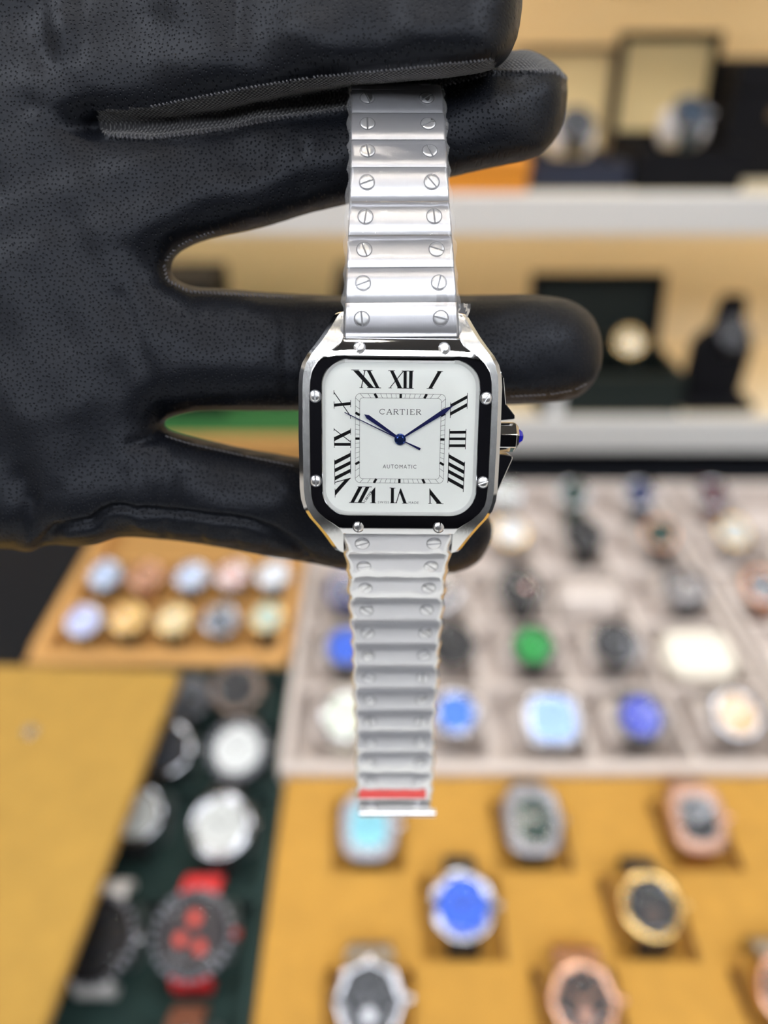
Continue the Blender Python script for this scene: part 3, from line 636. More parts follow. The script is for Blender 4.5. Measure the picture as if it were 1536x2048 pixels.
CRE = [([(240, 600), (276, 697), (302, 760), (324, 825)], 24, .9), ([(324, 818), (328, 850), (312, 872), (262, 888)], 11, 1.0), 
       (FOLD, 8, 1.9), ([(283, 935), (290, 1015)], 14, .7), ([(318, 920), (314, 1012)], 12, .7), ([(250, 950), (240, 1010)], 16, .5),
       ([(470, -60), (466, 85)], 7, .45), ([(80, 0), (90, 120)], 22, .4), ([(160, -20), (155, 110)], 18, .4), ([(566, 640), (572, 800)], 13, .4), ([(520, 600), (500, 700)], 22, .25),
       ([(607, 290), (600, 380)], 12, .45), ([(560, 270), (548, 330)], 16, .3), ([(190, 236), (120, 228), (60, 210)], 26, .8), ([(330, 555), (290, 520), (250, 500)], 30, .5),
       ([(318, 835), (360, 815), (460, 800)], 10, .7), ([(40, 960), (70, 1060)], 26, .9), ([(110, 985), (100, 1050)], 20, .5), ([(0, 690), (120, 660), (230, 600)], 40, .35), ([(30, 860), (150, 850), (240, 780)], 34, .4),
       ([(1000, 800), (1100, 796), (1150, 787), (1180, 770)], 5, .5), ([(330, 1050), (335, 1085)], 9, .5), ([(400, 1060), (410, 1092)], 9, .5), ([(470, 1070), (478, 1100)], 8, .5), ([(60, 1000), (30, 1095)], 18, .9)]
for pts, wd, dp in CRE: disp -= .8*dp*np.exp(-(pl_dist(Q, pts)/wd)**2)
for pts, wd, dp in (([(365, 620), (360, 790)], 34, .7), ([(330, 900), (340, 990)], 26, .5), ([(205, 1065), (140, 1070)], 16, .8), ([(300, 330), (330, 440)], 40, .6), ([(230, 120), (160, 60)], 60, .5), ([(600, 60), (640, 90)], 40, .3), ([(280, 1050), (300, 1055), (520, 1085)], 12, .5)):
    disp += dp*np.exp(-(pl_dist(Q, pts)/wd)**2)
rng = np.random.RandomState(3)
for _ in range(30):
    kx, ky = rng.normal(0, .03, 2); disp += .045*np.sin(Q[:, 0]*kx+Q[:, 1]*ky+rng.uniform(0, 6))
front_d = disp*front
for pts in (LEDGE, MEDGE):
    front_d += .45*np.exp(-(pl_dist(Q, pts)/5)**2)*front
P = P + NR*front_d[:, None]
hm.vertices.foreach_set('co', (P*MM).ravel())
hand_root = empty('gloved_hand'); hand_root.matrix_world = CAMMAT
put(hand_root, 'hand in a black leather glove, fingers spread, holding up the square steel watch', 'hand')
# split leather from the knitted side panels between forefinger and middle finger
npoly = len(hm.polygons); cen = np.zeros(npoly*3); hm.polygons.foreach_get('center', cen); cen = cen.reshape(-1, 3)
qc = pix(cen/MM); dc = -cen[:, 2]/MM
ya = np.interp(qc[:, 0], [p[0] for p in LEDGE[:-2]], [p[1] for p in LEDGE[:-2]]); yb = np.interp(qc[:, 0], [p[0] for p in MEDGE], [p[1] for p in MEDGE])
kn = (qc[:, 0] > 196) & (qc[:, 0] < 1140) & (qc[:, 1] < yb)
kn &= np.where(qc[:, 0] < 990, qc[:, 1] > ya, (qc[:, 1] > 90) & ((qc[:, 0] > 1030) | (dc > 129)))
loops = [tuple(p.vertices) for p in hm.polygons]
LEA = leather('black_glove_leather', '0a0c12', 1300); KNIT = knit('black_knit', '1b1b20')
allv = (P*MM)
for nm, sel, m in (('leather', ~kn, LEA), ('knit_side_panel', kn, KNIT)):
    idx = np.nonzero(sel)[0]; used = np.unique(np.concatenate([loops[i] for i in idx])); mp_ = np.full(N, -1); mp_[used] = np.arange(len(used))
    nmsh = bpy.data.meshes.new(nm)
    nmsh.from_pydata(allv[used].tolist(), [], [tuple(int(mp_[v]) for v in loops[i]) for i in idx])
    nmsh.materials.append(m); nmsh.polygons.foreach_set('use_smooth', [True]*len(idx)); nmsh.update()
    o = link(nm, nmsh, hand_root)
    if nm != 'leather': put(o, 'coarse black knit between forefinger and middle finger')
bpy.data.meshes.remove(hm)
# dark sleeve over the wrist, left of the picture
rings = []
for f in (0, .04, .1, .25, .5, .75, 1):
    c_ = Vector((-128, 52, -142)).lerp(Vector((-400, -70, -40)), f); r1, r2 = 44+10*f, 22+26*f
    ax = Vector((-272, -122, 102)).normalized(); e1 = Vector((0, 1, 0)); e1 = (e1-ax*e1.dot(ax)).normalized(); e2 = ax.cross(e1)
    k_ = .93 if f == 0 else 1
    rings.append([tuple(c_+e1*(r1*k_*math.cos(a))+e2*(r2*k_*math.sin(a))) for a in [2*math.pi*j/32 for j in range(32)]])
put(mk('sleeve', *loft(rings), mat('sleeve_cloth', (.012, .012, .015), .8, bump=.3), hand_root, True, MM), 'dark cloth sleeve')
# surface lookup for the stitches
Qv = pix(P); frontv = NR[:, 2] > .02
def surf(x, y):
    d = (Qv[:, 0]-x)**2+(Qv[:, 1]-y)**2 + np.where(frontv, 0, 1e7)
    near = np.nonzero(d < 170)[0]
    if len(near) == 0: near = np.array([int(d.argmin())])
    i = near[P[near, 2].argmax()]; return P[i], NR[i]
V, Fc = [], []
def stitches(pts, gap, ln, r, slant=.6):
    pts = [np.array(p, float) for p in pts]
    for a, b in zip(pts[:-1], pts[1:]):
        L = np.hypot(*(b-a)); e = (b-a)/L; n = np.array([-e[1], e[0]])
        for k in range(int(L/gap)):
            c_ = a+e*(k+.5)*gap; pp = []
            for f in (-1, 0, 1):
                q = c_+(e*(1-slant)+n*slant)*f*ln/2; s, nn = surf(*q)
                dpt = -(s[2]+nn[2]*(.12 if f == 0 else .0))
                pp.append(((q[0]-CX)/F*dpt, -(q[1]-CY)/F*dpt, -dpt))
            tubeg(pp, r, V, Fc, 5)
stitches([(1020, 793), (1100, 789), (1150, 780), (1178, 765)], 9, 8, .13, .2)
stitches(LEDGE[1:8], 8, 7, .16)
stitches(MEDGE[1:], 9, 8, .16)
stitches([(430, 464), (385, 479), (350, 498), (328, 528), (334, 560), (378, 583), (450, 587), (587, 595)], 8, 8, .17)
stitches([(330, 872), (382, 888), (491, 912), (590, 932)], 9, 8, .13, .2)
o = mk('stitching', V, Fc, mat('black_thread', (.07, .07, .08), .7), hand_root, True, MM)
put(o, 'small black stitches along the glove seams', kind='stuff')

# ================================================================== the watches on display
def outline(shape, W_, H_, k=48):
    o = []
    for i in range(k):
        a = 2*math.pi*i/k; c_, s_ = math.cos(a), math.sin(a)
        if shape == 'octagon':
            t = (a % (math.pi/4))-math.pi/8; r = math.cos(math.pi/8)/math.cos(t); x, y = r*c_*1.04, r*s_*1.04
        else:
            e = {'round': 2, 'cushion': 3.4, 'tonneau': 3.0}[shape]
            r = (abs(c_)**e+abs(s_)**e)**(-1/e); x, y = r*c_, r*s_
        o.append((x*W_/2, y*H_/2))
    return o
def DIAL(name, col): return mat('dial_'+name, col, .4)
CACHE = {}
def shared(key, fn):
    if key not in CACHE:
        o = fn(); CACHE[key] = o.data; bpy.data.objects.remove(o)
    return CACHE[key]
SUBJ = []
def display_watch(label, group, loc, W_, dial, shape='round', H_=None, case=DSTEEL, bezel=None, strap=DSTEEL, kind='bracelet', notch=0, sub=None, rz=0., tilt=28., hands=None, cushion=None, red=None):
    H_ = H_ or W_; bezel = bezel or case
    t = empty('display_watch', loc, (math.radians(tilt), 0, math.radians(rz)))
    put(t, label, 'watch', group)
    o1 = outline(shape, W_, H_)
    sc_ = lambda f, z: [(x*f, y*f, z) for x, y in o1]; inn = .63 if shape == 'tonneau' else .77
    key = (shape, round(W_), round(H_))
    def part(nm, fn, m, kk=()):
        me = shared((nm,)+key+tuple(kk)+(m.name,), lambda: fn(m)); return link(nm, me, t)
    part('case', lambda m: mk('case', *loft([sc_(.86, -9), sc_(.97, -7.5), sc_(1, -6), sc_(1, -3), sc_(.97, -1.6), sc_(.9, -1.5)]), m, None, 35, MM), case)
    part('bezel', lambda m: mk('bezel', *loft([sc_(.97, -1.7), sc_(.95, -.6), sc_(.9, 0), sc_(inn+.05, .1), sc_(inn, -.3), sc_(inn-.01, -1.3)], False), m, None, 35, MM), bezel)
    d_ = part('dial', lambda m: mk('dial', *prism([(x*.775, y*.775) for x, y in o1], -1.4, -1.0), m, None, False, MM), dial)
    part('crystal', lambda m: mk('crystal', *loft([sc_(.77, -.5), sc_(.77, -.1), sc_(.74, .1), sc_(.45, .45)]), m, None, 50, MM), CRYS2)
    hm_ = hands or DSTEEL
    def markers(m):
        V, Fc = [], []
        for k in range(12):
            a = k*math.pi/6; n = len(V); boxg(-.45, .45, W_*.27, W_*.34, -1.0, -.8, V, Fc)
            V[n:] = [(x*math.cos(a)-y*math.sin(a), (x*math.sin(a)+y*math.cos(a))*H_/W_, z) for x, y, z in V[n:]]
        return mk('hour_markers', V, Fc, m, None, False, MM)
    me = shared(('hm',)+key+(hm_.name,), lambda: markers(hm_)); link('hour_markers', me, d_)
    def hnd(L, wd, a, z, nm):
        V, Fc = [], []; boxg(-wd, wd, -L*.15, L, z, z+.12, V, Fc)
        V = [(x*math.cos(a)-y*math.sin(a), x*math.sin(a)+y*math.cos(a), z_) for x, y, z_ in V]
        mk(nm, V, Fc, hm_, t, False, MM)
    hnd(W_*.2, .55, math.radians(55), -.75, 'hour_hand'); hnd(W_*.3, .4, math.radians(-58), -.6, 'minute_hand')
    if sub:
        for (sx, sy, sr) in sub[1]:
            V, Fc = prism([(sx*W_+sr*W_*math.cos(k*.3927), sy*W_+sr*W_*math.sin(k*.3927)) for k in range(16)], -1.0, -.85); mk('subdial', V, Fc, sub[0], d_, False, MM)
    if notch:
        V, Fc = [], []
        for k in range(notch):
            a = 2*math.pi*k/notch; n = len(V); boxg(-W_*.022, W_*.022, W_*.455, W_*.515, -1.6, .5, V, Fc)
            V[n:] = [(x*math.cos(a)-y*math.sin(a), x*math.sin(a)+y*math.cos(a), z) for x, y, z in V[n:]]
        bev(mk('bezel_grip', V, Fc, mat('bezel_grip_grey', (.30, .30, .34), .3, .6), t, False, MM), .2*MM)
    V, Fc = [], []
    tubeg([(W_*.49, 0, -4.2), (W_*.49+3.6, 0, -4.2)], 2.6 if W_ > 34 else 1.8, V, Fc, 12)
    mk('crown', V, Fc, red or case, t, 40, MM)
    # strap: two halves that bend down around the cushion
    sw = W_*(.50 if kind == 'strap' else .55)
    a_ = H_/2+(7.5 if kind == 'strap' else 6 if kind == 'integrated' else 4.5); b_ = 20.
    for sgn, nm in ((1, 'upper'), (-1, 'lower')):
        def half(m):
            ph0 = math.asin(H_*.44/a_); ph1 = 2.05; V, Fc = [], []
            ns = 9 if kind == 'bracelet' else 1; z0 = -4.5+b_*(1-math.cos(ph0))
            for s_ in range(ns):
                pa = ph0+(ph1-ph0)*s_/ns; pb = ph0+(ph1-ph0)*(s_+(.93 if ns > 1 else 1))/ns; rings = []
                nst = 3 if ns > 1 else 14
                for k in range(nst):
                    ph = pa+(pb-pa)*k/(nst-1); f = (ph-ph0)/(ph1-ph0); hw = sw/2*(1.25-.3*f if kind == 'integrated' else 1-.15*f)
                    y, z = a_*math.sin(ph), z0-b_*(1-math.cos(ph)); nv = Vector((math.sin(ph)*b_, math.cos(ph)*a_)).normalized()
                    if ns > 1 and k != 1: y -= nv.x*.35; z -= nv.y*.35
                    th = 2.4
                    rings.append([(-hw, sgn*y, z), (hw, sgn*y, z), (hw, sgn*(y-nv.x*th), z-nv.y*th), (-hw, sgn*(y-nv.x*th), z-nv.y*th)])
                loft(rings, True, V, Fc)
            return mk('strap', V, Fc, m, None, 50, MM)
        me = shared(('st', nm, kind)+key+(strap.name,), lambda: half(strap)); link('strap_half', me, t)
    SUBJ.append(t)
    return t
OVR = {'rose gold watch cut': 'watch cut off by the right edge of the picture', 'grey steel watch at the far': 'steel watch at the far end by the yellow board',
       'steel watch half hidden': 'steel watch half hidden by the yellow board', 'steel watch with blue dial just': 'blue dial watch just right of the bracelet', 'blue dial watch half': 'blue dial watch half behind the bracelet',
       'rose gold watch at the right': 'rose gold watch at the right edge', 'silver watch in the far': 'silver watch in the far row', 'steel watch with dark blue dial, fourth': 'fourth watch of the front row',
       'small watch with yellow gold': 'second small watch of the near row', 'small steel watch with dark': 'fourth small watch of the near row', 'small rose gold': 'second small watch of the far row', 'small steel watch with pink': 'fourth small watch of the far row',
       'grey steel watch on a white': 'grey steel watch in the navy box', 'dark blue watch on a white': 'dark blue watch in the black box', 'small bright steel': 'small watch at the far right of the wooden tray'}
def short(lb):
    for k, v in OVR.items():
        if lb.startswith(k): return v
    for k in (' in the ', ' at the ', ' beside ', ' just ', ' right of ', ' half ', ' behind ', ', ', ' cut ', ' on a '):
        if len(lb.split()) > 9 and k in lb: lb = lb[:lb.rindex(k)]
    return ' '.join(lb.split()[:11])
def cushion(label, group, loc, col, w_=.044, r_=.0165, tilt=28., rz=0):
    """soft roll with its axis across the watch; centre sits below the watch"""
    rings = []; n = 20
    for f, s in ((-1, .72), (-.94, .9), (-.82, 1), (0, 1.02), (.82, 1), (.94, .9), (1, .72)):
        rings.append([(f*w_/2, s*r_*1.0*math.copysign(abs(math.cos(a))**.75, math.cos(a)), s*r_*.95*math.copysign(abs(math.sin(a))**.75, math.sin(a))) for a in [2*math.pi*k/n for k in range(n)]])
    V, Fc = loft(rings)
    o = mk('watch_cushion', V, Fc, col, None, 50)
    R_ = Matrix.Rotation(math.radians(rz), 4, 'Z') @ Matrix.Rotation(math.radians(tilt), 4, 'X')
    o.matrix_world = Matrix.Translation(loc) @ R_ @ Matrix.Translation((0, 0, -.0265))
    put(o, label, 'cushion', group); return o
TAN = mat('suede_yellow', 'b98a37', .85, noise=.07, nscale=90, sheen=.1, bump=.25, bscale=900)
GREYS = mat('suede_grey', 'cfc4bc', .85, noise=.04, nscale=90, sheen=.1, bump=.2, bscale=900)
GREENS = mat('suede_green', '14302c', .85, noise=.1, nscale=90, sheen=.15, bump=.2, bscale=900)

# ---------------------------------------------------------------- yellow tray, lower right
yt = put(empty('display_tray', (.16, .2, .90)), 'yellow suede display tray with sunken slots in the lower right corner', 'tray')
YW = [ # px, py, width px, label, spec
    (737, 1652, 116, 'grey cushion shaped watch with pale blue dial just under the hanging clasp', dict(dial=DIAL('ice', '8fd0dc'), shape='tonneau', hr=1.12, case=DSTEEL, bezel=mat('pave_grey', (.36, .36, .39), .45, .8))),
    (1066, 1640, 118, 'grey barrel shaped watch with dark green dial in the yellow tray', dict(dial=DIAL('forest', '173a30'), shape='tonneau', hr=1.15, case=mat('titanium', (.26, .25, .26), .35, 1.), strap=GUN)),
    (1398, 1636, 116, 'rose gold barrel shaped watch with black dial in the back row of the yellow tray', dict(dial=DIAL('black', '17171a'), shape='tonneau', hr=1.15, case=ROSE, bezel=mat('rose_pave', (.42, .25, .18), .4, .9), strap=ROSE)),
    (926, 1812, 136, 'round steel watch with bright blue dial on a black strap in the yellow tray', dict(dial=DIAL('royal', '2a62d8'), case=DSTEEL, strap=BLACKR, kind='strap')),
    (1305, 1812, 132, 'round gold watch with black dial on a black strap in the yellow tray', dict(dial=DIAL('black', '17171a'), case=GOLD, strap=BLACKR, kind='strap', sub=(mat('subdial_brown', (.08, .05, .04), .4), [(0, -.12, .12)]))),
    (738, 2000, 150, 'steel octagonal watch with dark grey dial at the bottom edge of the yellow tray', dict(dial=DIAL('slate', '3a3d42'), shape='octagon', case=DSTEEL, kind='integrated', sub=(mat('subdial_silver', (.5, .5, .52), .3, .8), [(0, -.17, .09)]))),
    (1170, 2003, 146, 'rose gold octagonal watch with dark brown dial at the bottom of the yellow tray', dict(dial=DIAL('umber', '2c211f'), shape='octagon', case=ROSE, strap=ROSE, kind='integrated', hands=ROSE, sub=(mat('subdial_copper', (.35, .2, .15), .4, .6), [(0, -.16, .11)]))),
    (1590, 1985, 146, 'rose gold watch cut off by the right edge of the picture in the yellow tray', dict(dial=DIAL('umber', '2c211f'), case=ROSE, strap=DSTEEL, kind='integrated', hands=ROSE))]
pos = []
for px, py, wp, lb, sp in YW:
    p = at_z(px, py, .953); dax = (p-CAM).dot(-BACK); pos.append((p, wp*dax/F*1000))
bands = [(.244, .293), (.192, .241), (.141, .189)]
edges = [.05, .141, .189, .192, .241, .244, .293, .312]
X0, X1 = -.069, .46
def tray_cells(parent, m):
    V, Fc = [], []
    for a, b in ((.05, .141), (.189, .192), (.241, .244), (.293, .312)): boxg(X0-.16, X1-.16, a-.2, b-.2, .022, .037, V, Fc)
    for (a, b), sel in zip(bands, (pos[0:3], pos[3:5], pos[5:8])):
        x = X0
        for p, w_ in sorted(sel, key=lambda q: q[0].x):
            h = (w_/2+5)*MM
            boxg(x-.16, p.x-h-.16, a-.2, b-.2, .012, .037, V, Fc); x = p.x+h
        if x < X1: boxg(x-.16, X1-.16, a-.2, b-.2, .012, .037, V, Fc)
    mk('padded_top', V, Fc, m, parent)
tray_cells(yt, TAN); box('tray_base', X0-.16, X1-.16, -.15, .112, 0, .024, TAN, yt)
for (p, w_), (px, py, wp, lb, sp) in zip(pos, YW):
    sp = dict(sp); hr = sp.pop('hr', 1)
    display_watch(lb, 'watches in the yellow tray', p, w_, H_=w_*hr, **sp)
    cushion('yellow suede cushion under the '+short(lb), 'cushions in the yellow tray', p, TAN, w_*.9*MM, .0165)

# ---------------------------------------------------------------- green tray, lower left
gt = put(empty('display_tray', (-.13, .29, .90)), 'dark green suede tray at the lower left, half under the yellow board', 'tray')
box('tray_base', -.066, .058, -.2, .134, 0, .014, GREENS, gt)
for a in ((-.066, .058, .128, .134), (.052, .058, -.2, .128), (-.066, -.060, -.2, .128)): box('rim', *a, .014, .030, GREENS, gt)
box('divider', -.060, .052, -.058, -.052, .014, .026, GREENS, gt); box('divider', -.060, .052, .018, .024, .014, .026, GREENS, gt); box('divider', -.060, .052, .080, .085, .014, .026, GREENS, gt)
WRUB = mat('white_rubber', 'd8d5d2', .6); RRUB = mat('red_rubber', 'd3262b', .5); BROWNL = mat('brown_leather', '6b3c26', .6)
GW = [(472, 1375, 105, 'dark bronze watch with black dial in the far right corner of the green tray', dict(dial=DIAL('black', '17171a'), case=mat('bronze_dark', (.2, .15, .12), .35, 1.), strap=GUN)),
      (474, 1498, 118, 'chunky steel watch with white dial second from the back in the green tray', dict(dial=DIAL('pearl', 'd5d6d2'), case=DSTEEL, bezel=GUN, strap=DSTEEL, notch=20)),
      (440, 1652, 128, 'steel watch with plain silver dial and black strap in the middle of the green tray', dict(dial=DIAL('silver', 'c9cac4'), case=DSTEEL, strap=BLACKR, kind='strap')),
      (385, 1868, 160, 'black watch with bright red rubber strap and notched bezel', dict(dial=DIAL('redblack', '241a1c'), case=BLACKM, bezel=BLACKM, strap=RRUB, kind='strap', notch=26, red=mat('red_crown', 'a03028', .4), sub=(mat('subdial_red', 'c8402f', .4), [(0, .17, .09), (-.15, -.06, .08), (.1, -.14, .08)]))),
      (350, 2150, 150, 'watch on a brown leather strap cut off by the bottom edge', dict(dial=DIAL('black', '17171a'), case=DSTEEL, strap=BROWNL, kind='strap')),
      (372, 1395, 92, 'grey steel watch at the far end beside the edge of the yellow board', dict(dial=DIAL('slate', '3a3d42'), case=GUN, strap=GUN)),
      (328, 1497, 112, 'steel watch half hidden by the yellow board, second from the back', dict(dial=DIAL('slate', '3a3d42'), case=DSTEEL, strap=GUN)),
      (270, 1628, 112, 'black cased watch with shiny steel dial half hidden by the yellow board', dict(dial=DIAL('silver', 'c9cac4'), case=BLACKM, bezel=DSTEEL, strap=BLACKR, kind='strap')),
      (190, 1878, 160, 'black watch with white rubber strap and notched bezel beside the yellow board', dict(dial=DIAL('black', '17171a'), case=BLACKM, bezel=BLACKM, strap=WRUB, kind='strap', notch=26, red=DSTEEL))]
for px, py, wp, lb, sp in GW:
    p = at_z(px, py, .950); dax = (p-CAM).dot(-BACK); w_ = min(46, wp*dax/F*1000)
    display_watch(lb, 'watches in the green tray', p, w_, **sp)
    cushion('green suede cushion under the '+short(lb), 'cushions in the green tray', p, GREENS, w_*.85*MM, .0165)
# yellow board that lies over the left side of the green tray
yb_ = put(empty('suede_board', (-.155, .25, .974)), 'large plain yellow suede board at the left edge, over the green tray', 'board')
yb_.rotation_euler = (0, 0, math.radians(-2.5))
o = box('board', -.45, 0, -.20, .118, 0, .012, mat('suede_ochre', 'ac8638', .85, noise=.06, nscale=60, sheen=.1, bump=.25, bscale=900), yb_, .003)
c = lambda r, z: [(-.083+r*math.cos(k*math.pi/8), .058+r*math.sin(k*math.pi/8), z) for k in range(16)]
V, Fc = loft([c(.005, .012), c(.005, .0135), c(.0035, .0145)]); mk('snap_button', V, Fc, DSTEEL, yb_, 30)
put(box('tray_stack', -.62, -.205, .06, .34, .90, .974, BOXBLK, b=.003), 'black tray stack that carries the yellow board', 'tray')

# ---------------------------------------------------------------- wooden tray, left
wt = put(empty('display_tray', (-.19, .54, .90)), 'light wooden tray with two rows of small watches below the hand', 'tray')
box('tray_base', -.112, .108, -.114, .12, 0, .012, WOOD, wt)
box('rim', -.112, .108, -.116, -.100, .012, .036, WOOD, wt, .002); box('rim', -.112, .108, .11, .12, .012, .036, WOOD, wt, .002)
box('rim', -.114, -.100, -.100, .11, .012, .036, WOOD, wt, .002); box('rim', .098, .110, -.100, .11, .012, .036, WOOD, wt, .002)
WOODF = mat('wood_felt', 'b08448', .8, bump=.1)
box('lining', -.100, .098, -.100, .11, .012, .020, WOODF, wt)
for yy in (-.037, .026): box('divider', -.100, .098, yy-.003, yy+.003, .020, .031, WOOD, wt)
SM = [(165, 1240, 'small steel watch with blue dial at the near left of the wooden tray', dict(dial=DIAL('violetblue', '7a86c8'), case=DSTEEL)),
      (254, 1235, 'small watch with yellow gold bezel, second in the near row of the wooden tray', dict(dial=DIAL('honey', 'e0b050'), case=DSTEEL, bezel=GOLD, strap=GUN)),
      (346, 1238, 'small champagne dial watch in the middle of the near row', dict(dial=DIAL('champagne', 'e2cfa0'), case=DSTEEL, bezel=GOLD, strap=GUN)),
      (440, 1238, 'small steel watch with dark blue dial, fourth in the near row of the wooden tray', dict(dial=DIAL('inkblue', '33465c'), case=DSTEEL)),
      (534, 1233, 'small gold and steel watch on black strap at the near right of the wooden tray', dict(dial=DIAL('mint', 'b8c8b8'), case=GOLD, strap=BLACKR, kind='strap')),
      (208, 1148, 'small dark green watch at the far left of the wooden tray', dict(dial=DIAL('paleblue', 'b4c6e2'), case=GUN, bezel=DSTEEL, strap=GUN)),
      (290, 1150, 'small rose gold watch, second in the far row of the wooden tray', dict(dial=DIAL('copper', 'b07850'), case=ROSE, strap=ROSE)),
      (382, 1150, 'small steel watch with pale blue dial in the middle of the far row', dict(dial=DIAL('paleblue', 'b4c6e2'), case=DSTEEL, strap=GUN)),
      (464, 1148, 'small steel watch with pink dial, fourth in the far row of the wooden tray', dict(dial=DIAL('pink', 'd8b0a8'), case=DSTEEL)),
      (546, 1148, 'small bright steel watch at the far right of the wooden tray', dict(dial=DIAL('whitepearl', 'e2e6ea'), case=DSTEEL, strap=GUN))]
for px, py, lb, sp in SM:
    p = at_z(px, py, .950); display_watch(lb, 'small watches in the wooden tray', p, 31., **sp)
    cushion('brown cushion under the '+short(lb), 'cushions in the wooden tray', p, WOODF, .027, .0165)

# ---------------------------------------------------------------- grey trays, right
def grey_tray(x0, cols, y0, rows, label):
    t = put(empty('display_tray', (x0, y0, .90)), label, 'tray'); W_ = cols*.0735+.014; D_ = rows*.0745+.02
    box('tray_base', 0, W_, 0, D_, 0, .008, GREYS, t)
    box('rim', 0, W_, 0, .009, .008, .042, GREYS, t, .002); box('rim', 0, W_, D_-.009, D_, .008, .042, GREYS, t, .002)
    box('rim', 0, .007, .009, D_-.009, .008, .042, GREYS, t, .002); box('rim', W_-.007, W_, .009, D_-.009, .008, .042, GREYS, t, .002)
    for i in range(1, cols): box('divider', .007+i*.0735-.002, .007+i*.0735+.002, .009, D_-.009, .008, .036, GREYS, t)
    for j in range(1, rows): box('divider', .007, W_-.007, .009+j*.0745-.002, .009+j*.0745+.002, .008, .036, GREYS, t)
grey_tray(-.075, 5, .314, 5, 'big grey suede tray with rows of square compartments right of the bracelet')
grey_tray(.3145, 2, .314, 5, 'second grey suede tray cut off by the right edge')
NAVYD = DIAL('navy', '1d2a5a')
GT = [(690, 1432, 100, 'watch with large plain cream dial left of the hanging bracelet', dict(dial=DIAL('cream', 'e6ecd8'), case=DSTEEL, kind='strap', strap=mat('cream_strap', 'cfcabd', .6))),
      (912, 1425, 98, 'steel watch with blue dial just right of the hanging bracelet, front row', dict(dial=DIAL('azure', '4f86e0'), case=DSTEEL)),
      (1106, 1437, 112, 'watch with large shiny pale blue dial in the front row of the grey tray', dict(dial=DIAL('skyblue', 'a5c8ff'), shape='cushion', case=DSTEEL, strap=DSTEEL)),
      (1283, 1432, 102, 'steel watch with dark blue dial, fourth in the front row of the grey tray', dict(dial=DIAL('cobalt', '2b3fc0'), case=DSTEEL, bezel=GUN, strap=GUN)),
      (1476, 1428, 104, 'steel watch with gold dial at the right end of the front row', dict(dial=DIAL('golden', 'd0a04c'), case=DSTEEL, bezel=DSTEEL, rz=10)),
      (692, 1292, 90, 'blue dial watch half hidden behind the left edge of the bracelet', dict(dial=DIAL('royal', '2a62d8'), case=GUN, strap=GUN)),
      (905, 1285, 92, 'dark grey watch right behind the bracelet in the second row', dict(dial=DIAL('black', '17171a'), case=GUN, bezel=BLACKM, strap=DSTEEL)),
      (1067, 1290, 92, 'black watch with vivid green dial in the grey tray', dict(dial=DIAL('emerald', '00953a'), case=BLACKM, strap=GUN)),
      (1233, 1285, 92, 'black watch with silver rimmed dial right of the green dial watch', dict(dial=DIAL('black', '17171a'), case=DSTEEL, bezel=BLACKM, strap=GUN)),
      (694, 1178, 84, 'steel watch with blue and red bezel left of the bracelet below the glove', dict(dial=NAVYD, case=DSTEEL, bezel=mat('bezel_blue', '2c3c80', .3), strap=GUN)),
      (880, 1182, 84, 'steel watch with brown dial behind the bracelet, third row', dict(dial=DIAL('umber', '2c211f'), case=DSTEEL)),
      (1042, 1175, 88, 'all black watch with small red subdial in the grey tray', dict(dial=DIAL('black', '17171a'), case=BLACKM, strap=BLACKR, kind='strap', sub=(mat('subdial_red', 'c8402f', .4), [(.14, .02, .07)]))),
      (1372, 1172, 86, 'dark steel watch with bronze dial right of the empty cushion', dict(dial=DIAL('bronzed', '5a4630'), case=DSTEEL, bezel=GUN, strap=GUN)),
      (1528, 1172, 84, 'rose gold watch at the right edge of the picture in the second grey tray', dict(dial=DIAL('umber', '2c211f'), case=ROSE, strap=BROWNL, kind='strap')),
      (1022, 1062, 74, 'white and gold watch in the fourth row near the glove tip', dict(dial=DIAL('whitepearl', 'e2e6ea'), case=GOLD, strap=DSTEEL)),
      (1168, 1066, 76, 'black watch on black strap in the fourth row of the grey tray', dict(dial=DIAL('black', '17171a'), case=BLACKM, strap=BLACKR, kind='strap')),
      (1322, 1066, 74, 'green dial watch with rose gold bezel in the fourth row', dict(dial=DIAL('forest', '173a30'), case=GUN, bezel=ROSE, strap=GUN)),
      (1470, 1062, 74, 'steel watch with yellow gold bezel in the second grey tray', dict(dial=DIAL('silver', 'c9cac4'), case=DSTEEL, bezel=GOLD)),
      (1012, 985, 68, 'silver watch in the far row beside the crown of the held watch', dict(dial=DIAL('silver', 'c9cac4'), case=DSTEEL)),
      (1148, 985, 68, 'dark green dial watch in the far row of the grey tray', dict(dial=DIAL('forest', '173a30'), case=DSTEEL, strap=mat('green_strap', '173a26', .6), kind='strap')),
      (1282, 985, 68, 'navy watch on navy strap in the far row of the grey tray', dict(dial=NAVYD, case=DSTEEL, strap=NAVY, kind='strap')),
      (1428, 985, 68, 'burgundy watch in the far row at the right', dict(dial=DIAL('burgundy', '501820'), case=DSTEEL, strap=mat('red_strap', '5a1a22', .6), kind='strap'))]
for px, py, wp, lb, sp in GT:
    p = at_z(px, py, .945); dax = (p-CAM).dot(-BACK)
    display_watch(lb, 'watches in the grey trays', p, wp*dax/F*1000, tilt=29., **sp)
    cushion('grey suede cushion under the '+short(lb), 'cushions in the grey trays', p, GREYS, .05, .017, 29)
cushion('empty grey suede cushion in the middle of the grey tray', 'cushions in the grey trays', Vector((.191, .500, .9535)), GREYS, .056, .018, 20)
p = at_z(1395, 1312, .934)
pad = mk('cream_pad', *loft([[(x*f, y*f, z) for x, y in outline('cushion', 60, 46)] for f, z in ((.95, -6), (1, -4), (1, 2), (.94, 5), (.6, 6.2))]), mat('cream_cloth', 'e6dfd0', .8), None, 50, MM, loc=p, rot=(math.radians(14), 0, 0))
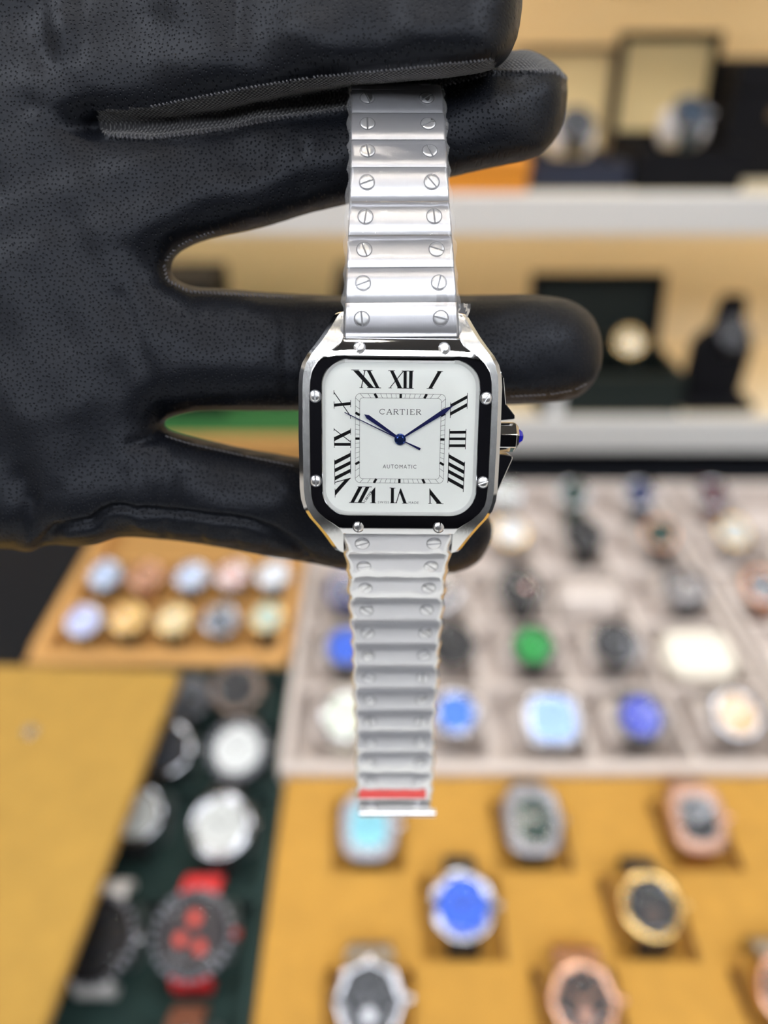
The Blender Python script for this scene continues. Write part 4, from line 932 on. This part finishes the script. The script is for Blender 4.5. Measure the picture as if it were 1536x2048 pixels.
put(pad, 'empty cream display pad in the grey tray, without a watch', 'pad')

# ---------------------------------------------------------------- plinth and shelves
for px, lb in ((400, 'first'), (480, 'second'), (560, 'third')):
    p = at_y(px, 812, .88); p.z = .99
    display_watch('%s dark steel watch from the left on the green mat, seen between the fingers' % lb, 'watches on the green mat', p, 40., dial=DIAL('slate', '3a3d42'), case=DSTEEL, strap=DSTEEL, tilt=40)
    cushion('black cushion under the %s watch from the left on the green mat' % lb, 'cushions on the green mat', p, BOXBLK, .04, .0165, 40)
def open_box(label, x0, x1, y0, y1, z0, h, lidh, base_m, lid_m, inner_m, lean=14, frame=.006):
    t = put(empty('watch_box', ((x0+x1)/2, y0, z0)), label, 'box'); hw = (x1-x0)/2; D_ = y1-y0
    V, Fc = [], []
    for a in ((-hw, hw, 0, .006), (-hw, hw, D_-.006, D_), (-hw, -hw+.006, .006, D_-.006), (hw-.006, hw, .006, D_-.006)): boxg(*a, 0, h, V, Fc)
    boxg(-hw+.006, hw-.006, .006, D_-.006, 0, .006, V, Fc)
    mk('base', V, Fc, base_m, t)
    box('lining', -hw+.006, hw-.006, .006, D_-.006, .006, .012, inner_m, t)
    V, Fc = [], []
    for a in ((-hw, hw, 0, .018, 0, frame), (-hw, hw, 0, .018, lidh-frame, lidh), (-hw, -hw+frame, 0, .018, frame, lidh-frame), (hw-frame, hw, 0, .018, frame, lidh-frame), (-hw+frame, hw-frame, .014, .018, frame, lidh-frame)): boxg(*a, V, Fc)
    lid = mk('lid', V, Fc, lid_m, t, loc=(0, D_, h), rot=(-math.radians(lean), 0, 0))
    box('lid_lining', -hw+frame, hw-frame, .010, .014, frame, lidh-frame, inner_m, lid, .001)
    return t
CREAM = mat('cream_suede', 'e8cf98', .8)
DKGREEN = mat('box_dark_green', '0c1a16', .7)
open_box('navy watch box with cream lined lid on the upper shelf beside the fingertip', .150, .262, .83, .93, 1.234, .026, .105, NAVY, mat('lid_brown', '5a4630', .5), CREAM, 10, .003)
open_box('black watch box with tall cream lined lid in a dark frame on the upper shelf', .268, .382, .825, .945, 1.234, .040, .104, BOXBLK, BOXBLK, CREAM, 8, .006)
cb = put(empty('watch_box', (.45, .90, 1.234)), 'closed upright black box with a small gold plate at the right edge', 'box')
box('body', -.066, .066, 0, .1, 0, .085, BOXBLK, cb, .003); box('cover', -.066, .066, 0, .1, .086, .118, BOXBLK, cb, .003); box('name_plate', -.022, .03, -.0015, 0, .062, .070, mat('gold_foil', (.35, .25, .14), .4, .8), cb, .0003)
ob = put(empty('watch_box', (.112, .815, 1.234)), 'low orange leather box on the upper shelf under the middle fingertip', 'box')
box('body', -.058, .04, 0, .09, 0, .020, mat('orange_leather', 'd98a1e', .6), ob, .002); box('cover', -.059, .041, -.001, .091, .0205, .032, mat('orange_leather', 'd98a1e', .6), ob, .002)
# watches in the open boxes
for lb, x, y, z, sp in (('grey steel watch on a white pillow in the navy box', .208, .868, 1.296, dict(dial=DIAL('slate', '3a3d42'), case=GUN, strap=GUN)),
                        ('dark blue watch on a white pillow in the black box on the upper shelf', .330, .868, 1.306, dict(dial=DIAL('teal', '123046'), case=DSTEEL, bezel=GUN, strap=mat('blue_strap', '1d3c50', .5), kind='strap')),
                        ('gold watch with shiny cream dial in the open dark green box', .312, .868, 1.052, dict(dial=DIAL('champagne', 'e2cfa0'), case=GOLD, strap=DSTEEL))):
    p = Vector((x, y, z)); display_watch(lb, 'watches in the open boxes', p, 40., tilt=48, **sp)
    cushion('pillow under the '+short(lb), 'pillows in the open boxes', p, mat('white_pillow', 'e4e2e6', .8) if z > 1.2 else DKGREEN, .046, .018, 48)
open_box('open dark green and black watch box on the lowest shelf beside the ring fingertip', .196, .372, .815, .925, .974, .052, .092, DKGREEN, BOXBLK, DKGREEN, 14, .008)
# black watch stand with a draped dark watch at the right of the lowest shelf
sd = put(empty('watch_stand', (.425, .86, .974)), 'tall black suede watch stand at the right of the lowest shelf', 'stand')
box('foot', -.045, .045, -.04, .05, 0, .012, BOXBLK, sd, .003)
V, Fc = loft([[(x*f, y*f*.6, z) for x, y in outline('cushion', 74, 60)] for f, z in ((.98, 12), (1, 40), (1, 78), (.8, 90), (.5, 98), (.46, 128), (.36, 138))]); mk('bust', V, Fc, BOXBLK, sd, 50, MM)
p = Vector((.425, .835, 1.075)); display_watch('black watch hung on the tall black stand', 'watches in the open boxes', p, 38., dial=DIAL('black', '17171a'), case=BLACKM, bezel=GUN, strap=GUN, tilt=60)
for x0, x1, lb in ((-.34, -.205, 'closed black box standing behind the hand in the gap at the palm'), (-.060, .012, 'tall closed black box just left of the bracelet, above the ring finger')):
    t = put(empty('watch_box', ((x0+x1)/2, .84, .957)), lb, 'box'); h = (x1-x0)/2
    box('body', -h, h, 0, .11, .004, .125, BOXBLK, t, .003); box('cover', -h, h, 0, .11, .126, .172, BOXBLK, t, .003)
put(box('price_card', .205, .222, .806, .808, .974, 1.012, WHITE, b=.0003), 'small white card at the left end of the lowest shelf', 'card')
